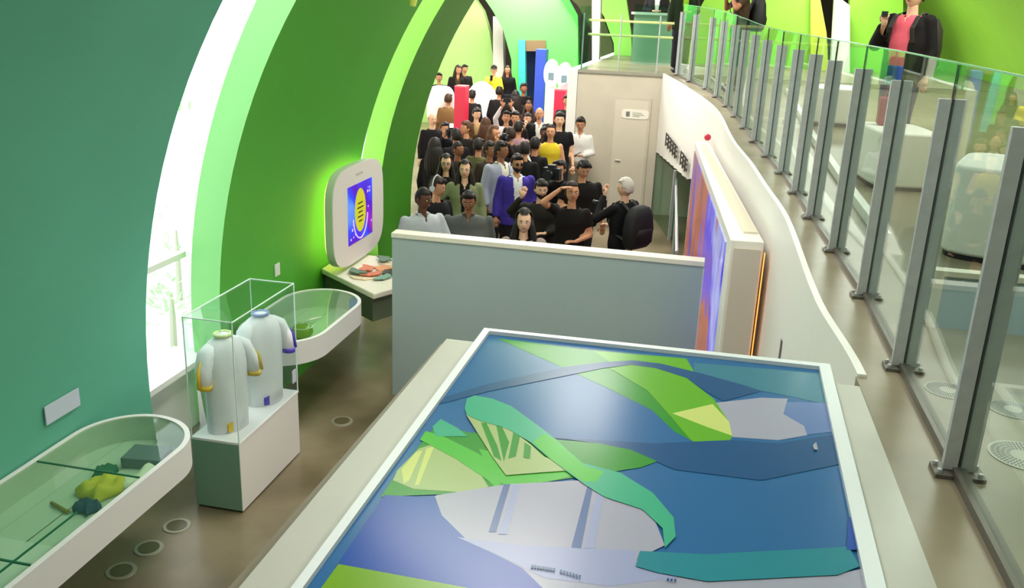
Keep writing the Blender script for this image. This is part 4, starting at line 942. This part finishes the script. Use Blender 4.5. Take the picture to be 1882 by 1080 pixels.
def backpack(P, label, col, w_=.17, strap=True):
    t = thing('backpack', label, 'backpack', P['M'] @ Vector((0, .155, 1.0)), P['rz']); t.scale = (P['k'],) * 3
    m = mat('bag_%d' % col[0], col, .7)
    S = lambda w0, d0, z: [(w0 * math.copysign(abs(math.cos(a)) ** .6, math.cos(a)), .10 + d0 * math.copysign(abs(math.sin(a)) ** .7, math.sin(a)), z) for a in [i * 2 * math.pi / 24 for i in range(24)]]
    mb = MB(); rings(mb, [S(w_ * .8, .07, -.08), S(w_, .11, -.02), S(w_ * 1.02, .12, .15), S(w_ * .95, .10, .32), S(w_ * .7, .07, .42), S(w_ * .3, .03, .45)]); mb.build('main_bag', m, t, smooth='all')
    mb = MB(); rings(mb, [[(x * .7, y + .075, z * .45 + .02) for x, y, z in s_] for s_ in (S(w_, .06, 0), S(w_, .07, .2), S(w_ * .9, .05, .34))]); mb.build('pocket', m, t, smooth='all')
    for s in (-1, 1): MB().tube([(s * .10, .02, .38), (s * .11, -.10, .475), (s * .115, -.225, .44), (s * .115, -.30, .33), (s * .13, -.29, .2), (s * .19, -.16, .10), (s * .16, .0, .02)], [(.024, .006)] * 7, 8).build('strap', m, t)
    return t

BLK = (18, 18, 20); NAVY = (30, 34, 52); HB = (26, 20, 18)
# front row
person('man in a light grey shirt at the left end of the front row', 777, 347, 1.730, yaw=25, head=(25, 8), L='fold', Rr='down', skin='dark', hair='buzz', top=(176, 180, 184), collar=(186, 190, 192), wide=1.35)
person('broad man in a dark grey sweater looking down, behind the partition', 862, 352, 1.649, head=(-5, 15), skin='brown', hair='short', top=(88, 90, 86), collar=(60, 58, 54), wide=1.6, belly=.06)
P = person('woman with long dark hair and a beige jacket, front row centre', 964, 388, 1.719, head=(0, 0), skin='light', hair='long', top=BLK, jacket=(150, 132, 120), female=True)
P = person('child in a black top wearing grey headphones, facing right', 803, 327, 1.701, yaw=40, head=(20, 10), L='front', skin='tan', hair='short', hair_c=(44, 30, 22), top=BLK, sleeves='short')
hp = thing('headphones', 'pale grey over-ear headphones on the dark haired child', 'headphones', P['M'] @ P['HM'] @ Vector((0, .01, .08)), P['rz'] + R(20))
MB().tube([(.105 * math.cos(a), 0, .135 * math.sin(a)) for a in [R(i * 10) for i in range(19)]], .009, 8).build('band', mat('hp_grey', (178, 178, 176), .4), hp)
for s in (-1, 1): MB().tube([(s * .095, 0, -.01), (s * .118, 0, -.01)], .034, 16).build('ear_cup', mat('hp_grey', (178, 178, 176), .4), hp)
person('woman with long wavy dark hair in an olive jacket, hand on hip', 855, 297, 1.720, head=(-5, 0), Rr='hip', skin='light', hair='long', top=BLK, jacket=(122, 128, 92), skirt=(150, 130, 200), female=True)
person('woman with dark hair and glasses in black, far left of the crowd', 820, 286, 1.698, head=(0, 0), skin='light', hair='long', top=BLK, glasses=True, female=True)
P = person('man in a pale grey blazer and white shirt looking right', 922, 262, 1.818, yaw=38, head=(30, 0), L='down', Rr='down', skin='brown', hair='short', top=(220, 216, 196), collar=(232, 230, 226), jacket=(164, 166, 182), wide=1.3)
person('bearded man in a purple-blue blazer and white open shirt', 951, 285, 1.748, yaw=12, head=(8, 6), skin='tan', hair='short', beard=(30, 22, 18), glasses='dark', top=(232, 230, 232), collar=(236, 234, 236), jacket=(66, 52, 150), wide=1.25, bottom=(30, 28, 30))
person('person in black with a dark mask raising one fist', 995, 332, 1.656, head=(12, 8), Rr='fist', L='front', wide=1.3, skin='light', hair='short', top=(38, 34, 30), beard=(14, 14, 14))
P = person('smiling woman in black shading her eyes with her hand', 1053, 337, 1.736, head=(10, -4), Rr='shade', L='front', skin='tan', hair='bun', hair_c=(40, 26, 20), top=(24, 20, 18), sleeves='short', female=True)
P = person('tall man in a black tee with bare arms, right of the crowd', 1072, 294, 1.780, yaw=20, head=(0, 22), L='down', Rr='front', skin='tan', hair='short', top=(22, 18, 16), sleeves='short', wide=1.45)
w_ = P['M'] @ (P['L'][2]); mb = MB().tube([(.034 * math.cos(a), .034 * math.sin(a), 0) for a in [i * .4 for i in range(17)]], [(.004, .012)] * 17, 6)
o = mb.build('wristwatch', BLACK, None, loc=w_); tag(o, 'black watch on the wrist of the man in the black tee', 'watch')
P = person('camera operator in black behind a big video camera', 1030, 296, 1.664, yaw=-20, head=(-10, 5), L='camera', Rr='camera', skin='tan', hair='short', top=BLK)
photo_camera(P, 'large black video camera held up among the crowd', False, 1.7)
P = person('grey haired man in black seen from behind with a backpack', 1150, 329, 1.719, yaw=-128, head=(20, 0), L='camera', Rr='front', skin='light', hair='short', hair_c=(196, 186, 176), top=BLK, bottom=(186, 176, 150), wide=1.35)
photo_camera(P, 'dark camera held at the face of the grey haired man')
backpack(P, 'large black backpack on the grey haired man', (16, 16, 17), .23)
# middle rows
P = person('person with dark hair in black with a white sling, back to the camera', 984, 254, 1.685, yaw=160, skin='tan', hair='short', hair_c=(20, 16, 14), top=BLK)
st = MB().tube([P['M'] @ Vector(q) for q in ((.10, .06, 1.45), (.02, .135, 1.36), (-.08, .14, 1.20), (-.15, .10, 1.02))], [(.02, .005)] * 4, 8).build('sling_strap', mat('strap_white', (232, 228, 220), .6)); tag(st, 'white strap across the back of the person in black', 'strap')
person('woman in a yellow cropped top with arms folded low', 1013, 231, 1.752, head=(-8, -5), L='front', Rr='front', skin='tan', hair='bun', top=(196, 172, 40), sleeves='none', bottom=(60, 52, 20), female=True)
person('young man in a black tee before the crimson column', 1029, 208, 1.900, head=(5, 0), skin='light', hair='short', top=BLK, sleeves='short')
P = person('man in a white shirt looking at his phone by the beige block', 1068, 216, 1.794, yaw=-5, head=(0, 14), L='front', Rr='front', skin='tan', hair='short', top=(218, 214, 208), collar=(222, 220, 214), bottom=(150, 142, 124))
in_hand(P, 'L', phone(), 'phone', BLACK, 'black phone held by the man in the white shirt', 'phone', rot=(R(60), 0, R(90)), both=True, off=(0, -.02, .03))
person('bald man in a black jacket and white shirt', 992, 199, 1.798, head=(0, 0), skin='tan', hair='balding', top=(226, 222, 214), collar=(230, 226, 220), jacket=(20, 20, 20))
person('young man in black with his hand at his chin', 970, 208, 1.629, head=(8, 6), Rr='face', skin='light', hair='short', top=(36, 26, 22))
person('man in a mauve shirt with his back half turned', 954, 224, 1.719, yaw=150, skin='tan', hair='short', top=(158, 124, 130))
P = person('person in white sleeves holding a phone high overhead', 931, 206, 1.702, head=(0, -12), L='high', Rr='high', skin='tan', hair='short', top=(222, 210, 212))
in_hand(P, 'L', phone(), 'phone', BLACK, 'phone raised overhead in both hands above the crowd', 'phone', rot=(0, R(90), 0), both=True, off=(0, -.02, .03))
P = person('person in black with white sleeve stripes holding a camera', 909, 233, 1.785, yaw=30, head=(20, 0), L='camera', Rr='camera', skin='tan', hair='long', hair_c=(86, 56, 34), top=(50, 42, 42), female=True)
photo_camera(P, 'small dark camera held by the person with striped sleeves')
person('man in a brown cardigan with hands clasped before him', 876, 199, 1.722, yaw=10, head=(15, 8), L='phone', Rr='front', skin='light', hair='short', top=(180, 150, 100), jacket=(92, 66, 40))
P = person('photographer in dark clothes with a bright flash, bending left', 818, 226, 1.628, yaw=20, L='camera', Rr='camera', skin='tan', hair='short', top=(24, 24, 34))
photo_camera(P, 'black camera firing a bright white flash at the left', True, 1.2)
person('bald man with pinkish skin at the far left edge of the crowd', 795, 209, 1.714, yaw=20, skin='light', hair='balding', hair_c=(150, 110, 90), top=(24, 22, 24))
person('man with brown hair in a black coat turning left', 857, 224, 1.719, yaw=-50, head=(-20, 0), skin='tan', hair='short', hair_c=(86, 56, 34), top=(28, 22, 20), L='front')
person('person in a tan brown jacket left of the crimson column', 824, 174, 1.721, yaw=170, skin='tan', hair='short', hair_c=(60, 40, 26), top=(120, 90, 54))
person('dark haired man in a dark olive top looking right, left side', 842, 262, 1.664, yaw=35, head=(25, 0), skin='brown', hair='buzz', top=(40, 34, 26))
person('person in an olive green jacket leaning right, mid crowd', 880, 256, 1.649, yaw=150, skin='tan', hair='short', top=(84, 86, 50))
person('man with dark hair just left of the grey blazer', 901, 262, 1.723, yaw=30, head=(25, 0), skin='brown', hair='short', top=(56, 46, 36))
person('tall dark figure in black at the left behind the green rib', 800, 256, 1.777, yaw=150, skin='tan', hair='long', top=(16, 15, 16), female=True)
person('person in dark clothes with a brown face near the doorway', 972, 187, 1.716, head=(-5, 0), skin='brown', hair='long', hair_c=(50, 30, 20), top=(46, 30, 24), female=True)
person('person in black half hidden under the raised arms', 948, 206, 1.774, yaw=-15, skin='tan', hair='short', top=(26, 22, 22))
person('dark faced person beside the woman in yellow', 1001, 234, 1.571, yaw=10, skin='dark', hair='short', top=(40, 28, 24))
person('man in black in the second rank of the centre crowd', 938, 236, 1.694, yaw=-150, skin='tan', hair='short', hair_c=(46, 30, 20), top=(30, 26, 26))
person('person in brown with their back turned, centre left', 893, 218, 1.723, yaw=170, skin='tan', hair='long', hair_c=(80, 50, 30), top=(60, 42, 30), female=True)
person('man in a black jacket leaning at the back left', 838, 238, 1.720, yaw=-160, skin='tan', hair='short', top=(20, 19, 20))
person('woman with brown hair in black to the left of the white sling', 965, 262, 1.698, yaw=170, skin='tan', hair='short', hair_c=(24, 18, 16), top=(18, 17, 18), female=True)
# far back
B_ = dict(z0=0.0, voxel=.024, grp='people at the far back')
def far(label, u, v, y, **k):
    p = at_y(u, v, y); k.setdefault('h', 1.74)
    z = p.z - k['h'] ; z = max(0, z)
    return person(label, 0, 0, at=(p.x, y), z0=z, voxel=.024, grp='people at the far back', **k), (p.x, y, z)
stands = []
for args, kw_ in (
    (('man in a yellow and white jersey holding a phone, at the back', 908, 121, 25.2), dict(L='front', Rr='phone', top=(232, 214, 60), skin='light', bottom=(26, 26, 28), cap=(30, 28, 26))),
    (('woman with long hair in black beside the yellow jersey, far back', 933, 122, 25.4), dict(hair='long', hair_c=(60, 42, 36), top=BLK, female=True)),
    (('woman in dark brown standing above the left crimson column', 842, 121, 23.2), dict(hair='long', hair_c=(44, 28, 20), top=(70, 56, 36), jacket=(26, 22, 20), female=True, head=(15, 10))),
    (('person with dark hair right behind the woman in brown', 854, 120, 25.0), dict(top=(24, 22, 22), yaw=20)),
    (('dark silhouette at the far left behind the white panel', 807, 135, 23.5), dict(top=(20, 20, 22))),
    (('person in black in front of the green wall near the doorway', 963, 154, 21.5), dict(top=(18, 17, 18), yaw=25, skin='brown')),
    (('person in black between the white pod and the yellow jersey', 918, 160, 21.0), dict(top=(24, 20, 20), yaw=170)),
    (('person in black beside the blue column, back turned', 948, 168, 20.5), dict(top=(22, 18, 18), yaw=170, hair='long', female=True)),
    (('person in dark clothes behind the crimson column, far left', 868, 172, 21.0), dict(top=(26, 22, 22), yaw=160)),
    (('person half hidden between the crimson column and white pillar', 1043, 176, 19.0), dict(top=(18, 18, 18))),
):
    P, q = far(*args, **kw_); stands.append(q)
    if q[2] > .02:
        s_ = MB().box(-.22, .22, -.22, .22, 0, q[2]).build('riser_block', mat('riser', (150, 146, 132), .6), None, loc=(q[0], q[1], 0)); tag(s_, 'low grey riser under the ' + ' '.join(args[0].split(',')[0].split()[:9]), 'riser', 'risers at the far back')
    if 'yellow' in args[0] and 'holding' in args[0]:
        in_hand(P, 'R', phone(), 'phone', BLACK, 'phone in the hand of the yellow jersey man', 'phone', rot=(R(20), 0, 0), off=(0, -.02, .02))
# upper floor
zz = zu(9.3)
P = person('person in a pink top and open black jacket on the upper floor', 0, 0, 1.701, yaw=-30, at=(1.78, 9.45), z0=U, L='down', Rr='phone', skin='light', hair='short', top=(224, 96, 112), jacket=(24, 20, 20), open_w=.085, bottom=(40, 62, 84), shoes=(140, 24, 40), wide=1.2, belly=.05, grp='people on the upper floor')
backpack(P, 'bulging dark backpack worn by the person in pink', (40, 34, 26), .2)
in_hand(P, 'R', MB().tube([(0, 0, -.02), (0, 0, .03)], .03, 14), 'lens_cap', BLACK, 'small round black object in the hand over the pink top', 'object', off=(0, -.01, .03))
P = person('person with brown arms aiming a camera on the upper floor', 0, 0, 1.729, yaw=-75, at=(.34, 14.9), z0=zu(14.9), L='camera', Rr='camera', skin='brown', hair='short', top=(60, 44, 30), sleeves='short', bottom=(30, 30, 34), grp='people on the upper floor')
photo_camera(P, 'white and black camera pointed left on the upper floor')
backpack(P, 'black rectangular bag on the back of the upper photographer', (14, 14, 14), .2)
person('person in a lime green top on the upper landing', 0, 0, 1.720, yaw=10, at=(-.62, 17.6), z0=zu(18), L='front', skin='brown', hair='short', top=(150, 200, 50), jacket=(28, 40, 22), grp='people on the upper floor')
person('person in white and black behind the reception counter', 0, 0, 1.711, at=(-1.30, 20.38), z0=zu(18), L='front', Rr='front', skin='light', hair='short', top=(228, 226, 224), jacket=(30, 30, 32), grp='people on the upper floor')
rb = thing('tote_bag', 'dark red bag standing on the far white block seat', 'bag', (1.56, 8.5, U + .485)); MB().box(-.10, .10, -.06, .06, 0, .24).build('bag_body', mat('dark_red_bag', (140, 24, 44), .6), rb, bevel=.02)
MB().tube([(-.06, 0, .24), (-.05, 0, .33), (.05, 0, .33), (.06, 0, .24)], .008, 8).build('handle', mat('dark_red_bag', (140, 24, 44), .6), rb)
